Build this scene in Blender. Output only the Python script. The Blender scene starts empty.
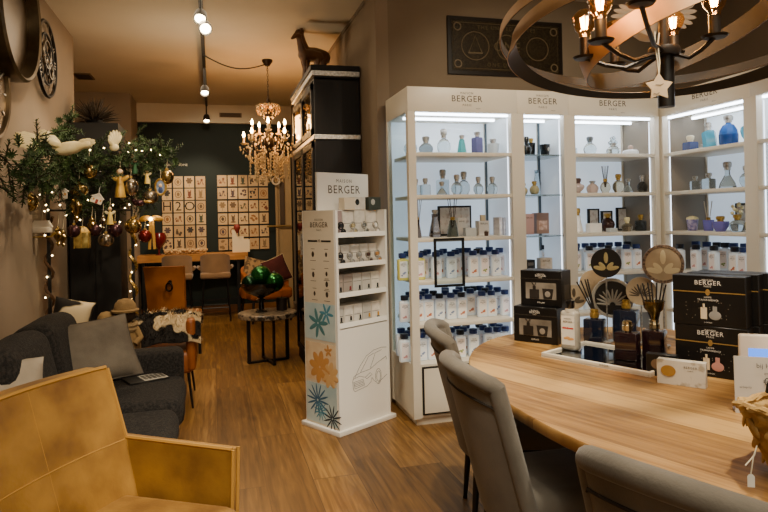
import bpy, bmesh, math, random
from math import sin, cos, tan, atan, atan2, pi, sqrt, radians
from mathutils import Vector, Matrix, Euler
random.seed(7)
SC = bpy.context.scene
COL = SC.collection

# ------------------------------------------------------------------ camera
FPX, EYE = 620.0, 1.45
_yaw, _pitch, _roll, CYP = atan(171 / FPX), 0.0, 0.022, 216.3
_f = Vector((sin(_yaw) * cos(_pitch), cos(_yaw) * cos(_pitch), -sin(_pitch)))
_r = Vector((cos(_yaw), -sin(_yaw), 0.0))
_u = _r.cross(_f)
CR = _r * cos(_roll) - _u * sin(_roll)
CU = _u * cos(_roll) + _r * sin(_roll)
CAM = Vector((0, 0, EYE))
cd = bpy.data.cameras.new('camera')
cd.sensor_width = 36.0
cd.lens = FPX / 768 * 36.0
cd.shift_y = -(256 - CYP) / 768
cd.clip_start = 0.05
cam = bpy.data.objects.new('camera', cd)
COL.objects.link(cam)
m = Matrix((CR, CU, -_f)).transposed().to_4x4()
m.translation = CAM
cam.matrix_world = m
SC.camera = cam

def _ray(x, y):
    return _f * FPX + CR * (x - 384) + CU * (CYP - y)
def at_z(x, y, z=0.0):
    d = _ray(x, y); return CAM + d * ((z - EYE) / d.z)
def at_y(x, y, Y):
    d = _ray(x, y); return CAM + d * (Y / d.y)
def at_x(x, y, X):
    d = _ray(x, y); return CAM + d * (X / d.x)

# ------------------------------------------------------------------ materials
MATS = {}
def srgb(c):
    if isinstance(c, str):
        c = [int(c[i:i + 2], 16) / 255 for i in (0, 2, 4)]
    return tuple(x / 12.92 if x <= 0.04045 else ((x + 0.055) / 1.055) ** 2.4 for x in c)
def rgba(c):
    return (*srgb(c), 1.0)
def mat(name, c1, c2=None, scale=8.0, rough=0.6, metal=0.0, bump=0.0, bscale=None, stretch=None, emit=None, estr=0.0, spec=0.5,
        trans=0.0, ior=1.45, sheen=0.0, coat=0.0, detail=4.0, lo=0.35, hi=0.65, alpha=1.0):
    if name in MATS:
        return MATS[name]
    m = bpy.data.materials.new(name); m.use_nodes = True
    nt = m.node_tree; N = nt.nodes; L = nt.links
    b = N['Principled BSDF']
    b.inputs['Base Color'].default_value = rgba(c1)
    b.inputs['Roughness'].default_value = rough
    b.inputs['Metallic'].default_value = metal
    b.inputs['Specular IOR Level'].default_value = spec
    b.inputs['IOR'].default_value = ior
    b.inputs['Transmission Weight'].default_value = trans
    b.inputs['Sheen Weight'].default_value = sheen
    b.inputs['Coat Weight'].default_value = coat
    b.inputs['Alpha'].default_value = alpha
    if emit:
        b.inputs['Emission Color'].default_value = rgba(emit)
        b.inputs['Emission Strength'].default_value = estr
    tc = None
    if c2 or bump:
        tc = N.new('ShaderNodeTexCoord'); mp = N.new('ShaderNodeMapping')
        L.new(tc.outputs['Object'], mp.inputs['Vector'])
        if stretch: mp.inputs['Scale'].default_value = stretch
    if c2:
        n = N.new('ShaderNodeTexNoise'); n.inputs['Scale'].default_value = scale; n.inputs['Detail'].default_value = detail
        L.new(mp.outputs[0], n.inputs['Vector'])
        r = N.new('ShaderNodeValToRGB')
        r.color_ramp.elements[0].position = lo; r.color_ramp.elements[1].position = hi
        r.color_ramp.elements[0].color = rgba(c1); r.color_ramp.elements[1].color = rgba(c2)
        L.new(n.outputs['Fac'], r.inputs[0]); L.new(r.outputs[0], b.inputs['Base Color'])
    if bump:
        n2 = N.new('ShaderNodeTexNoise'); n2.inputs['Scale'].default_value = bscale or scale * 6; n2.inputs['Detail'].default_value = 3
        L.new(mp.outputs[0], n2.inputs['Vector'])
        bp = N.new('ShaderNodeBump'); bp.inputs['Strength'].default_value = bump; bp.inputs['Distance'].default_value = 0.01
        L.new(n2.outputs['Fac'], bp.inputs['Height']); L.new(bp.outputs[0], b.inputs['Normal'])
    MATS[name] = m
    return m

def wood_planks(name, cols, width, length, angle=0.0, rough=0.45, gap='2a1608', grain=1.0, knots=True, mortar=0.003, coat=0.0):
    """planks running along world Y turned by angle"""
    m = bpy.data.materials.new(name); m.use_nodes = True
    nt = m.node_tree; N = nt.nodes; L = nt.links; b = N['Principled BSDF']
    g = N.new('ShaderNodeNewGeometry')
    mp = N.new('ShaderNodeMapping'); mp.vector_type = 'POINT'
    mp.inputs['Rotation'].default_value = (0, 0, angle)
    L.new(g.outputs['Position'], mp.inputs['Vector'])
    sx = N.new('ShaderNodeSeparateXYZ'); L.new(mp.outputs[0], sx.inputs[0])
    cx = N.new('ShaderNodeCombineXYZ'); L.new(sx.outputs['Y'], cx.inputs['X']); L.new(sx.outputs['X'], cx.inputs['Y'])
    br = N.new('ShaderNodeTexBrick')
    br.inputs['Scale'].default_value = 1.0
    br.inputs['Brick Width'].default_value = length; br.inputs['Row Height'].default_value = width
    br.inputs['Mortar Size'].default_value = mortar; br.inputs['Mortar Smooth'].default_value = 0.3
    br.inputs['Color1'].default_value = (0, 0, 0, 1); br.inputs['Color2'].default_value = (1, 1, 1, 1)
    br.inputs['Mortar'].default_value = (0.5, 0.5, 0.5, 1)
    br.offset = 0.37; br.offset_frequency = 2
    L.new(cx.outputs[0], br.inputs['Vector'])
    # grain
    mg = N.new('ShaderNodeMapping'); mg.inputs['Scale'].default_value = (30, 2.2, 1)
    L.new(mp.outputs[0], mg.inputs['Vector'])
    off = N.new('ShaderNodeVectorMath'); off.operation = 'ADD'
    sc = N.new('ShaderNodeVectorMath'); sc.operation = 'SCALE'; sc.inputs['Scale'].default_value = 37.0
    L.new(br.outputs['Color'], sc.inputs[0]); L.new(mg.outputs[0], off.inputs[0]); L.new(sc.outputs[0], off.inputs[1])
    n1 = N.new('ShaderNodeTexNoise'); n1.inputs['Scale'].default_value = 1.0; n1.inputs['Detail'].default_value = 6; n1.inputs['Distortion'].default_value = 1.1
    L.new(off.outputs[0], n1.inputs['Vector'])
    mg2 = N.new('ShaderNodeMapping'); mg2.inputs['Scale'].default_value = (3.0, 0.9, 1)
    L.new(off.outputs[0], mg2.inputs['Vector'])
    n2 = N.new('ShaderNodeTexNoise'); n2.inputs['Scale'].default_value = 0.5; n2.inputs['Detail'].default_value = 3
    L.new(mg2.outputs[0], n2.inputs['Vector'])
    r = N.new('ShaderNodeValToRGB'); e = r.color_ramp.elements
    e[0].position = 0.3; e[0].color = rgba(cols[0]); e[1].position = 0.7; e[1].color = rgba(cols[2])
    k = e.new(0.5); k.color = rgba(cols[1])
    mixf = N.new('ShaderNodeMath'); mixf.operation = 'MULTIPLY_ADD'
    L.new(n1.outputs['Fac'], mixf.inputs[0]); mixf.inputs[1].default_value = 0.6
    a2 = N.new('ShaderNodeMath'); a2.operation = 'MULTIPLY'; L.new(n2.outputs['Fac'], a2.inputs[0]); a2.inputs[1].default_value = 0.35
    s2 = N.new('ShaderNodeSeparateColor'); L.new(br.outputs['Color'], s2.inputs[0])
    a3 = N.new('ShaderNodeMath'); a3.operation = 'MULTIPLY_ADD'; L.new(s2.outputs[0], a3.inputs[0]); a3.inputs[1].default_value = 0.22 * grain; L.new(a2.outputs[0], a3.inputs[2])
    L.new(a3.outputs[0], mixf.inputs[2])
    sub = N.new('ShaderNodeMath'); sub.operation = 'SUBTRACT'; L.new(mixf.outputs[0], sub.inputs[0]); sub.inputs[1].default_value = 0.08
    L.new(sub.outputs[0], r.inputs[0])
    last = r.outputs[0]
    if knots:
        mk = N.new('ShaderNodeMapping'); mk.inputs['Scale'].default_value = (2.6, 1.1, 1); L.new(mp.outputs[0], mk.inputs['Vector'])
        v = N.new('ShaderNodeTexVoronoi'); v.inputs['Scale'].default_value = 1.15; L.new(mk.outputs[0], v.inputs['Vector'])
        kr = N.new('ShaderNodeValToRGB'); kr.color_ramp.elements[0].position = 0.03; kr.color_ramp.elements[1].position = 0.12
        kr.color_ramp.elements[0].color = (1, 1, 1, 1); kr.color_ramp.elements[1].color = (0, 0, 0, 1)
        L.new(v.outputs['Distance'], kr.inputs[0])
        km = N.new('ShaderNodeMath'); km.operation = 'MULTIPLY'; km.inputs[1].default_value = 0.65; L.new(kr.outputs[0], km.inputs[0])
        mk2 = N.new('ShaderNodeMix'); mk2.data_type = 'RGBA'
        L.new(km.outputs[0], mk2.inputs['Factor']); L.new(last, mk2.inputs['A']); mk2.inputs['B'].default_value = rgba('3a2010')
        last = mk2.outputs['Result']
    mm = N.new('ShaderNodeMix'); mm.data_type = 'RGBA'
    fm = N.new('ShaderNodeMath'); fm.operation = 'MULTIPLY'; fm.inputs[1].default_value = 0.75; L.new(br.outputs['Fac'], fm.inputs[0])
    L.new(fm.outputs[0], mm.inputs['Factor']); L.new(last, mm.inputs['A']); mm.inputs['B'].default_value = rgba(gap)
    L.new(mm.outputs['Result'], b.inputs['Base Color'])
    b.inputs['Roughness'].default_value = rough
    b.inputs['Coat Weight'].default_value = coat
    bp = N.new('ShaderNodeBump'); bp.inputs['Strength'].default_value = 0.12; bp.inputs['Distance'].default_value = 0.004
    L.new(n1.outputs['Fac'], bp.inputs['Height']); L.new(bp.outputs[0], b.inputs['Normal'])
    MATS[name] = m
    return m

def emis(name, c, s):
    if name in MATS: return MATS[name]
    m = bpy.data.materials.new(name); m.use_nodes = True
    N = m.node_tree.nodes; N.remove(N['Principled BSDF'])
    e = N.new('ShaderNodeEmission'); e.inputs[0].default_value = rgba(c); e.inputs[1].default_value = s
    m.node_tree.links.new(e.outputs[0], N['Material Output'].inputs[0])
    MATS[name] = m
    return m

def pane_mat(name, tint='ffffff', refl=0.12, rough=0.02):
    """thin flat glass: lets light straight through, reflects a little"""
    if name in MATS: return MATS[name]
    m = bpy.data.materials.new(name); m.use_nodes = True
    N = m.node_tree.nodes; L = m.node_tree.links; N.remove(N['Principled BSDF'])
    t = N.new('ShaderNodeBsdfTransparent'); t.inputs[0].default_value = rgba(tint)
    g = N.new('ShaderNodeBsdfGlossy'); g.inputs['Roughness'].default_value = rough
    fr = N.new('ShaderNodeLayerWeight'); fr.inputs[0].default_value = 0.5
    pw = N.new('ShaderNodeMath'); pw.operation = 'POWER'; pw.inputs[1].default_value = 5.0; L.new(fr.outputs['Facing'], pw.inputs[0])
    ad = N.new('ShaderNodeMath'); ad.operation = 'MULTIPLY_ADD'; ad.use_clamp = True; ad.inputs[1].default_value = 0.5; ad.inputs[2].default_value = refl
    L.new(pw.outputs[0], ad.inputs[0])
    mx = N.new('ShaderNodeMixShader'); L.new(ad.outputs[0], mx.inputs[0]); L.new(t.outputs[0], mx.inputs[1]); L.new(g.outputs[0], mx.inputs[2])
    L.new(mx.outputs[0], N['Material Output'].inputs[0])
    MATS[name] = m
    return m

# ------------------------------------------------------------------ mesh builder
class MB:
    def __init__(s): s.bm = bmesh.new()
    def _xf(s, vs, M):
        if M is not None: bmesh.ops.transform(s.bm, matrix=M, verts=vs)
    def box(s, c, d, rot=None, r=0.0, seg=2):
        res = bmesh.ops.create_cube(s.bm, size=1.0); vs = res['verts']
        bmesh.ops.scale(s.bm, vec=d, verts=vs)
        if r > 0:
            es = list({e for v in vs for e in v.link_edges})
            out = bmesh.ops.bevel(s.bm, geom=es, offset=min(r, min(d) * 0.499), segments=seg, profile=0.5, affect='EDGES')
            vs = list({v for f in out['faces'] for v in f.verts} | {v for v in vs if v.is_valid})
        M = Matrix.Translation(c) @ (Euler(rot).to_matrix().to_4x4() if rot else Matrix())
        s._xf(vs, M); return s
    def b2(s, lo, hi, r=0.0, seg=2):
        lo, hi = Vector(lo), Vector(hi)
        return s.box((lo + hi) / 2, hi - lo, None, r, seg)
    def cyl(s, c, r1, h, r2=None, n=20, M=None, caps=True):
        res = bmesh.ops.create_cone(s.bm, cap_ends=caps, segments=n, radius1=r1, radius2=r1 if r2 is None else r2, depth=h)
        s._xf(res['verts'], (M or Matrix()) @ Matrix.Translation((c[0], c[1], c[2] + h / 2))); return s
    def sphere(s, c, r, sc=(1, 1, 1), n=16, M=None):
        res = bmesh.ops.create_uvsphere(s.bm, u_segments=n, v_segments=max(6, n // 2), radius=r)
        bmesh.ops.scale(s.bm, vec=sc, verts=res['verts'])
        s._xf(res['verts'], (M or Matrix()) if M else Matrix.Translation(c))
        if M: pass
        return s
    def ico(s, c, r, sub=1):
        res = bmesh.ops.create_icosphere(s.bm, subdivisions=sub, radius=r)
        s._xf(res['verts'], Matrix.Translation(c)); return s
    def lathe(s, prof, c=(0, 0, 0), n=24, M=None, sx=1.0, sy=1.0, facet=0):
        """prof: list of (radius, z)"""
        T = (M or Matrix()) @ Matrix.Translation(c)
        rings = []
        for r, z in prof:
            if r < 1e-6: rings.append([s.bm.verts.new(T @ Vector((0, 0, z)))])
            else: rings.append([s.bm.verts.new(T @ Vector((r * sx * cos(2 * pi * k / n), r * sy * sin(2 * pi * k / n), z))) for k in range(n)])
        for a, b in zip(rings, rings[1:]):
            for k in range(n):
                q = []
                for v in (a[k % len(a)], a[(k + 1) % n % len(a)], b[(k + 1) % n % len(b)], b[k % len(b)]):
                    if v not in q: q.append(v)
                if len(q) >= 3: s.bm.faces.new(q)
        return s
    def tube(s, pts, r, n=8, caps=True, closed=False):
        pts = [Vector(p) for p in pts]; K = len(pts)
        rad = r if isinstance(r, (list, tuple)) else [r] * K
        up = None; rings = []
        for i, p in enumerate(pts):
            if closed: t = pts[(i + 1) % K] - pts[i - 1]
            else: t = pts[min(i + 1, K - 1)] - pts[max(i - 1, 0)]
            t.normalize()
            if up is None:
                up = Vector((0, 0, 1)) if abs(t.z) < 0.9 else Vector((1, 0, 0))
            a = t.cross(up); a.normalize(); up = a.cross(t); up.normalize()
            rings.append([s.bm.verts.new(p + (a * cos(2 * pi * k / n) + up * sin(2 * pi * k / n)) * rad[i]) for k in range(n)])
        pr = list(zip(rings, rings[1:])) + ([(rings[-1], rings[0])] if closed else [])
        for A, B in pr:
            for k in range(n): s.bm.faces.new((A[k], A[(k + 1) % n], B[(k + 1) % n], B[k]))
        if caps and not closed:
            s.bm.faces.new(rings[0][::-1]); s.bm.faces.new(rings[-1])
        return s
    def prism(s, poly, h, M=None):
        """poly (x,y) extruded 0..h in z"""
        T = M or Matrix()
        a = [s.bm.verts.new(T @ Vector((x, y, 0))) for x, y in poly]; b = [s.bm.verts.new(T @ Vector((x, y, h))) for x, y in poly]
        s.bm.faces.new(a[::-1]); s.bm.faces.new(b); k = len(poly)
        for i in range(k): s.bm.faces.new((a[i], a[(i + 1) % k], b[(i + 1) % k], b[i]))
        return s
    def grid(s, fn, nu, nv, cu=False, cv=False):
        vs = [[s.bm.verts.new(fn(u / (nu if cu else nu - 1), v / (nv if cv else nv - 1))) for v in range(nv)] for u in range(nu)]
        for u in range(nu if cu else nu - 1):
            for v in range(nv if cv else nv - 1):
                try: s.bm.faces.new((vs[u][v], vs[(u + 1) % nu][v], vs[(u + 1) % nu][(v + 1) % nv], vs[u][(v + 1) % nv]))
                except ValueError: pass
        return s
    def shell(s, fa, fb, nu, nv):
        """closed solid between the surfaces fa and fb"""
        A = [[s.bm.verts.new(fa(u / (nu - 1), v / (nv - 1))) for v in range(nv)] for u in range(nu)]
        B = [[s.bm.verts.new(fb(u / (nu - 1), v / (nv - 1))) for v in range(nv)] for u in range(nu)]
        F = s.bm.faces.new
        for u in range(nu - 1):
            for v in range(nv - 1):
                F((A[u][v], A[u + 1][v], A[u + 1][v + 1], A[u][v + 1])); F((B[u][v], B[u][v + 1], B[u + 1][v + 1], B[u + 1][v]))
        for u in range(nu - 1):
            F((A[u][0], B[u][0], B[u + 1][0], A[u + 1][0])); F((A[u][-1], A[u + 1][-1], B[u + 1][-1], B[u][-1]))
        for v in range(nv - 1):
            F((A[0][v], A[0][v + 1], B[0][v + 1], B[0][v])); F((A[-1][v], B[-1][v], B[-1][v + 1], A[-1][v + 1]))
        return s
    def pillow(s, w, h, t, M=None, n=14, pinch=0.06):
        T = M or Matrix()
        def f(sg):
            def g(u, v):
                a, b = 2 * u - 1, 2 * v - 1
                th = t / 2 * (max(0, 1 - abs(a) ** 3.0) ** 0.5) * (max(0, 1 - abs(b) ** 3.0) ** 0.5) + 0.004
                x = a * w / 2 * (1 - pinch * (1 - b * b)); y = b * h / 2 * (1 - pinch * (1 - a * a))
                return T @ Vector((x, sg * th, y))
            return g
        return s.shell(f(1), f(-1), n, n)
    def text(s, txt, size, M, sp=1.0, depth=0.0006, align='CENTER'):
        for me_v, me_f in [text_mesh(txt, sp, align)]:
            vs = [s.bm.verts.new(M @ Vector((x * size, y * size, depth))) for x, y in me_v]
            for f in me_f:
                try: s.bm.faces.new([vs[i] for i in f])
                except ValueError: pass
        return s
    def mesh(s, name, mt, smooth=True, ang=0.7):
        me = bpy.data.meshes.new(name)
        bmesh.ops.recalc_face_normals(s.bm, faces=s.bm.faces)
        if smooth:
            for f in s.bm.faces: f.smooth = True
            for e in s.bm.edges:
                if len(e.link_faces) == 2 and e.calc_face_angle(0) > ang: e.smooth = False
        s.bm.to_mesh(me); s.bm.free()
        if mt: me.materials.append(mt)
        return me
    def build(s, name, mt, parent=None, smooth=True, ang=0.7, label=None):
        o = bpy.data.objects.new(name, s.mesh(name, mt, smooth, ang)); COL.objects.link(o)
        if parent is not None: o.parent = parent
        if label: o['label'] = label
        return o

_TXT = {}
def text_mesh(txt, sp, align):
    k = (txt, sp, align)
    if k not in _TXT:
        cu = bpy.data.curves.new('t', 'FONT'); cu.body = txt; cu.align_x = align; cu.align_y = 'CENTER'; cu.space_character = sp; cu.resolution_u = 2; cu.size = 1.0
        o = bpy.data.objects.new('t', cu); COL.objects.link(o)
        me = o.to_mesh()
        _TXT[k] = ([(v.co.x, v.co.y) for v in me.vertices], [list(p.vertices) for p in me.polygons])
        o.to_mesh_clear(); bpy.data.objects.remove(o); bpy.data.curves.remove(cu)
    return _TXT[k]

def frame(o, xa, ya):
    """matrix whose local x,y axes lie along xa,ya (a face to write on), origin o"""
    xa = Vector(xa).normalized(); ya = Vector(ya).normalized(); za = xa.cross(ya)
    M = Matrix((xa, ya, za)).transposed().to_4x4(); M.translation = Vector(o); return M
def rotz(a): return Matrix.Rotation(a, 4, 'Z')
def R(o, rx=0, ry=0, rz=0):
    return Matrix.Translation(o) @ Euler((rx, ry, rz)).to_matrix().to_4x4()

def thing(name, label, cat, loc=(0, 0, 0), rz=0.0, group=None):
    o = bpy.data.objects.new(name, None); COL.objects.link(o); o.empty_display_size = 0.05
    o.location = loc; o.rotation_euler = (0, 0, rz)
    o['label'] = label; o['category'] = cat
    if group: o['group'] = group
    return o
def tag(o, label, cat, group=None, kind=None):
    o['label'] = label; o['category'] = cat
    if group: o['group'] = group
    if kind: o['kind'] = kind
    return o
def struct(o):
    o['kind'] = 'structure'; return o
def dup(root, loc, rz, label=None, group=None):
    r = root.copy(); COL.objects.link(r); r.location = loc; r.rotation_euler = (0, 0, rz)
    if label: r['label'] = label
    if group: r['group'] = group
    for ch in list(root.children):
        c = ch.copy(); COL.objects.link(c); c.parent = r
        for g in list(ch.children):
            d = g.copy(); COL.objects.link(d); d.parent = c
    return r
ORD = ['zeroth', 'first', 'second', 'third', 'fourth', 'fifth', 'sixth', 'seventh', 'eighth', 'ninth', 'tenth', 'eleventh', 'twelfth', 'thirteenth', 'fourteenth']
# ------------------------------------------------------------------ the room
PL = mat('plaster_taupe', '8c7b68', '837360', 1.6, rough=0.9, bump=0.05, bscale=60)
PLD = mat('plaster_brown', '7d6e5b', '746553', 1.6, rough=0.9, bump=0.05, bscale=60)
CEI = mat('ceiling_paint', 'c8bca6', 'bfb29b', 1.2, rough=0.92)
GRN = mat('wall_dark_green', '18221f', '141c1a', 1.3, rough=0.85)
WHT = mat('lacquer_white', 'd9d1c0', rough=0.42)
BLK = mat('black_metal', '0c0b0b', rough=0.42)
BLW = mat('black_lacquer_wood', '0a0808', '110e0d', 3.0, rough=0.5, spec=.25, stretch=(18, 18, 1))
FLO = wood_planks('oak_floor', ('543818', '755225', '9c743c'), 0.252, 2.1, 0.0, rough=0.42, gap='3d2410')
CH = 3.25
struct(MB().b2((-3.2, -2.6, -0.08), (4.3, 10.3, 0)).build('floor', FLO))
struct(MB().b2((-3.2, -2.6, CH), (4.3, 10.3, CH + 0.08)).build('ceiling', CEI))
struct(MB().b2((-1.37, -2.6, 0), (-1.27, 6.57, CH)).build('wall_left', PL))
struct(MB().b2((-3.2, 6.47, 0), (-1.37, 6.57, CH)).build('wall_left_return', PL))
struct(MB().b2((-3.2, 6.57, 0), (-3.1, 10.1, CH)).build('wall_left_rear', PL))
struct(MB().b2((-3.2, 10.1, 0), (1.4, 10.2, CH)).build('wall_back', GRN))
struct(MB().b2((-3.1, 10.02, 2.965), (1.25, 10.1, CH)).build('trim_1', CEI))
struct(MB().b2((-1.9, 9.3, 0), (-1.08, 10.1, CH)).build('wall_pier', PL))
struct(MB().b2((1.25, 4.66, 0), (1.35, 10.1, CH)).build('wall_right', PL))
struct(MB().b2((1.35, 4.66, 0), (4.2, 4.76, CH)).build('wall_display', PLD))
struct(MB().b2((4.0, -2.6, 0), (4.1, 4.7, CH)).build('wall_right_front', PLD))
struct(MB().b2((-1.08, 10.07, 0.0), (0.95, 10.1, 0.11)).build('baseboard_back', mat('oak_trim', '8a5a2a', '7a4c20', 4, rough=0.5)))
struct(MB().b2((1.225, 4.7, 0.0), (1.25, 10.1, 0.11)).build('baseboard_right', PLD))
struct(MB().b2((1.242, 5.0, CH - 0.035), (1.25, 10.0, CH)).build('trim_2', PLD))
# door in the far right corner
dr = MB().b2((0.98, 10.02, 0), (1.22, 10.1, 2.45)).build('door_1', mat('door_beige', '9a835f', '8f7854', 2, rough=0.7)); struct(dr)
MB().b2((0.965, 9.98, 0), (1.0, 10.02, 2.5)).build('door_frame', mat('door_beige', ''), dr)
MB().b2((1.035, 9.99, 1.35), (1.11, 10.02, 2.15)).build('door_inset', mat('door_inset', '3b2c1d', rough=0.5), dr)
MB().tube([(0.82, 9.96, 1.33), (1.2, 9.96, 1.33)], 0.014).build('door_rail', mat('brass_dull', '8a7040', rough=0.4, metal=0.8), dr)
# ceiling and wall vents
v = thing('air_vent', 'small dark slotted air vent on the band above the dark green wall', 'vent', (0.3, 10.02, 3.09))
MB().b2((-0.17, -0.012, -0.035), (0.17, 0.0, 0.035)).build('frame', mat('vent_brown', '6b563f', rough=0.7), v)
for i in range(4): MB().b2((-0.15, -0.016, -0.026 + i * 0.015), (0.15, -0.012, -0.018 + i * 0.015)).build('slat', mat('vent_dark', '2b2119', rough=0.8), v)
p = at_z(84, 76, CH)
v = thing('air_vent', 'square dark air vent set in the ceiling beyond the left wall', 'vent', (p.x, p.y, CH))
MB().b2((-0.10, -0.16, -0.012), (0.10, 0.16, 0)).build('frame', mat('vent_brown', ''), v)
MB().b2((-0.08, -0.14, -0.016), (0.08, 0.14, -0.012)).build('grille', mat('vent_dark', ''), v)
# ------------------------------------------------------------------ lit display cabinets
BACKGLOW = mat('back_panel_added_glow', 'dfe6ea', rough=0.5, emit='cfe4fa', estr=0.27)  # plain white back panel, glow added so the bays look evenly lit
LEDV = emis('led_soft', 'e8f2ff', 1.6)
LED = emis('led_white', 'e8f2ff', 6.0)
GLS = pane_mat('clear_glass_pane', 'f2f8f8', 0.03)
TAUPE = mat('panel_taupe', '857a6b', rough=0.6)
GREYP = mat('panel_pale_grey_glow', 'dfe6e8', rough=0.35, emit='dcebff', estr=0.12)  # slight glow put into the panel to whiten the cabinet sides
DGAP = mat('dark_gap', '15120f', rough=0.6)
INK = mat('ink_brown', '3a2c22', rough=0.6)
SZ = [1.873, 1.578, 1.276, 0.98, 0.684]
DEP = 0.46
def cabinet(label, loc, rz, W, lp, rp, glass_shelf=False, left='pane', right='panel', sidehdr=False, back_to=None, logo_x=None, D=DEP):
    t = thing('display_cabinet', label, 'display cabinet', loc, rz, 'lit shop display cabinets')
    MB().b2((0, 0, 2.169), (W, D, 2.339), 0.003).build('header', WHT, t)
    MB().b2((0, 0, 0.05), (lp, 0.05, 2.169)).build('post', WHT, t)
    MB().b2((W - rp, 0, 0.05), (W, 0.05, 2.169)).build('post', WHT, t)
    MB().b2((0, D - 0.04, 0.05), (0.03, D, 2.169)).build('post', WHT, t)
    MB().b2((W - 0.03, D - 0.04, 0.05), (W, D, 2.169)).build('post', WHT, t)
    MB().b2((0.03, D - 0.03, 0.42), ((back_to or W) - 0.03, D - 0.015, 2.169)).build('back_panel', BACKGLOW, t)
    if back_to:
        MB().b2((back_to - 0.03, D - 0.03, 0.42), (W - 0.03, D - 0.015, 2.169)).build('back_panel', TAUPE, t, label='taupe end of the back panel')
    for z in SZ:
        if glass_shelf:
            MB().b2((0.02, 0.035, z - 0.004), (W - 0.02, D - 0.03, z + 0.006)).build('shelf', mat('green_edge_glass', 'a9b9b8', rough=0.1, trans=0.75, ior=1.2), t)
        else:
            MB().b2((lp - 0.004, 0.006, z - 0.012), (W - rp + 0.004, D - 0.03, z + 0.014), 0.002).build('shelf', WHT, t)
    for side, x0, x1 in ((left, 0.006, 0.014), (right, W - 0.014, W - 0.006)):
        if side == 'pane':
            MB().b2((x0, 0.05, 0.43), (x1, D - 0.04, 2.169)).build('side_pane', GLS, t)
        elif side == 'panel':
            MB().b2((x0, 0.05, 0.43), (x1, D - 0.04, 2.169)).build('side_panel', GREYP, t)
            xx = x1 if side == left and x0 < 0.1 else x0 - 0.013
            MB().b2((xx, D - 0.055, 0.43), (xx + 0.013, D - 0.03, 2.169)).build('corner_strip', mat('corner_grey', '4d5960', rough=0.4), t)
        elif side == 'taupe':
            MB().b2((x0, 0.05, 0.43), (x1, D - 0.04, 2.169)).build('side_panel', TAUPE, t)
    MB().b2((0.004, 0.008, 0.055), (W - 0.004, D, 0.42)).build('base', WHT, t)
    dm = MB().b2((lp + 0.01, -0.004, 0.075), (W - rp - 0.01, 0.008, 0.405)).build('base_door', DGAP, t, label='black-edged white lower door')
    MB().b2((lp + 0.022, -0.009, 0.087), (W - rp - 0.022, -0.003, 0.393)).build('door_face', WHT, dm)
    MB().b2((0.03, 0.03, 0), (W - 0.0, D, 0.056)).build('plinth', WHT, t)
    MB().b2((lp, 0.05, 2.153), (W - rp, 0.068, 2.168)).build('led_strip', LED, t)
    MB().b2((lp, 0.27, 2.153), (W - rp, 0.29, 2.168)).build('led_strip', LED, t)
    MB().b2((lp + 0.002, 0.054, 0.44), (lp + 0.007, 0.060, 2.14)).build('led_strip', LEDV, t)
    MB().b2((W - rp - 0.007, 0.054, 0.44), (W - rp - 0.002, 0.060, 2.14)).build('led_strip', LEDV, t)
    lx = logo_x if logo_x else W / 2
    b = MB().text('BERGER', 0.062, R((lx, -0.001, 2.262), pi / 2), 1.12).text('MAISON', 0.022, R((lx, -0.001, 2.303), pi / 2), 1.3).text('PARIS', 0.022, R((lx, -0.001, 2.219), pi / 2), 1.3)
    b.text('MAISON', 0.009, R((lx + 0.085, -0.001, 2.196), pi / 2), 1.0)
    b.build('lettering', INK, t, smooth=False)
    return t
AX, AY = 1.30, 4.048
cabinet('leftmost lit white cabinet with glass side, full of clear lamps and blue-capped bottles', (AX, AY, 0), 0, 0.83, 0.055, 0.05, logo_x=0.44, D=0.55)
cabinet('narrow lit cabinet with glass shelves, second from the left', (AX + 0.83, AY, 0), 0, 0.42, 0.05, 0.045, glass_shelf=True, logo_x=0.205)
cabinet('wide lit cabinet left of the room corner, with brown lamps on its shelves', (AX + 1.25, AY, 0), 0, 0.784, 0.05, 0.04, right='taupe', logo_x=0.375, left='panel')
cabinet('lit cabinet right of the corner with blue lamps on its top shelf', (3.348, 4.07, 0), -pi / 2, 0.848, 0.045, 0.05, left='taupe', right='panel', logo_x=0.47)
cabinet('lit cabinet at the right edge of the photo, mostly cut off', (3.348, 3.222, 0), -pi / 2, 0.735, 0.05, 0.05, left='panel', right='panel', logo_x=0.36)

# small black frame hung on the shelf edge of the first cabinet
a, b_ = at_y(433.5, 238.5, 4.035), at_y(465, 286, 4.035)
fr = thing('sign_holder', 'empty black picture frame hung on the front edge of the leftmost cabinet shelf', 'frame', ((a.x + b_.x) / 2, 4.038, b_.z))
w, h = b_.x - a.x, a.z - b_.z
for q in (((-w / 2, -0.008, 0), (-w / 2 + 0.018, 0, h)), ((w / 2 - 0.018, -0.008, 0), (w / 2, 0, h)), ((-w / 2, -0.0085, 0), (w / 2, 0, 0.018)), ((-w / 2, -0.0085, h - 0.018), (w / 2, 0, h))):
    MB().b2(*q).build('frame_bar', BLK, fr)
MB().b2((-w / 2 + 0.01, -0.004, 0.01), (w / 2 - 0.01, -0.002, h - 0.01)).build('pane', pane_mat('acrylic', 'f6fafc', 0.0), fr)

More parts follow.
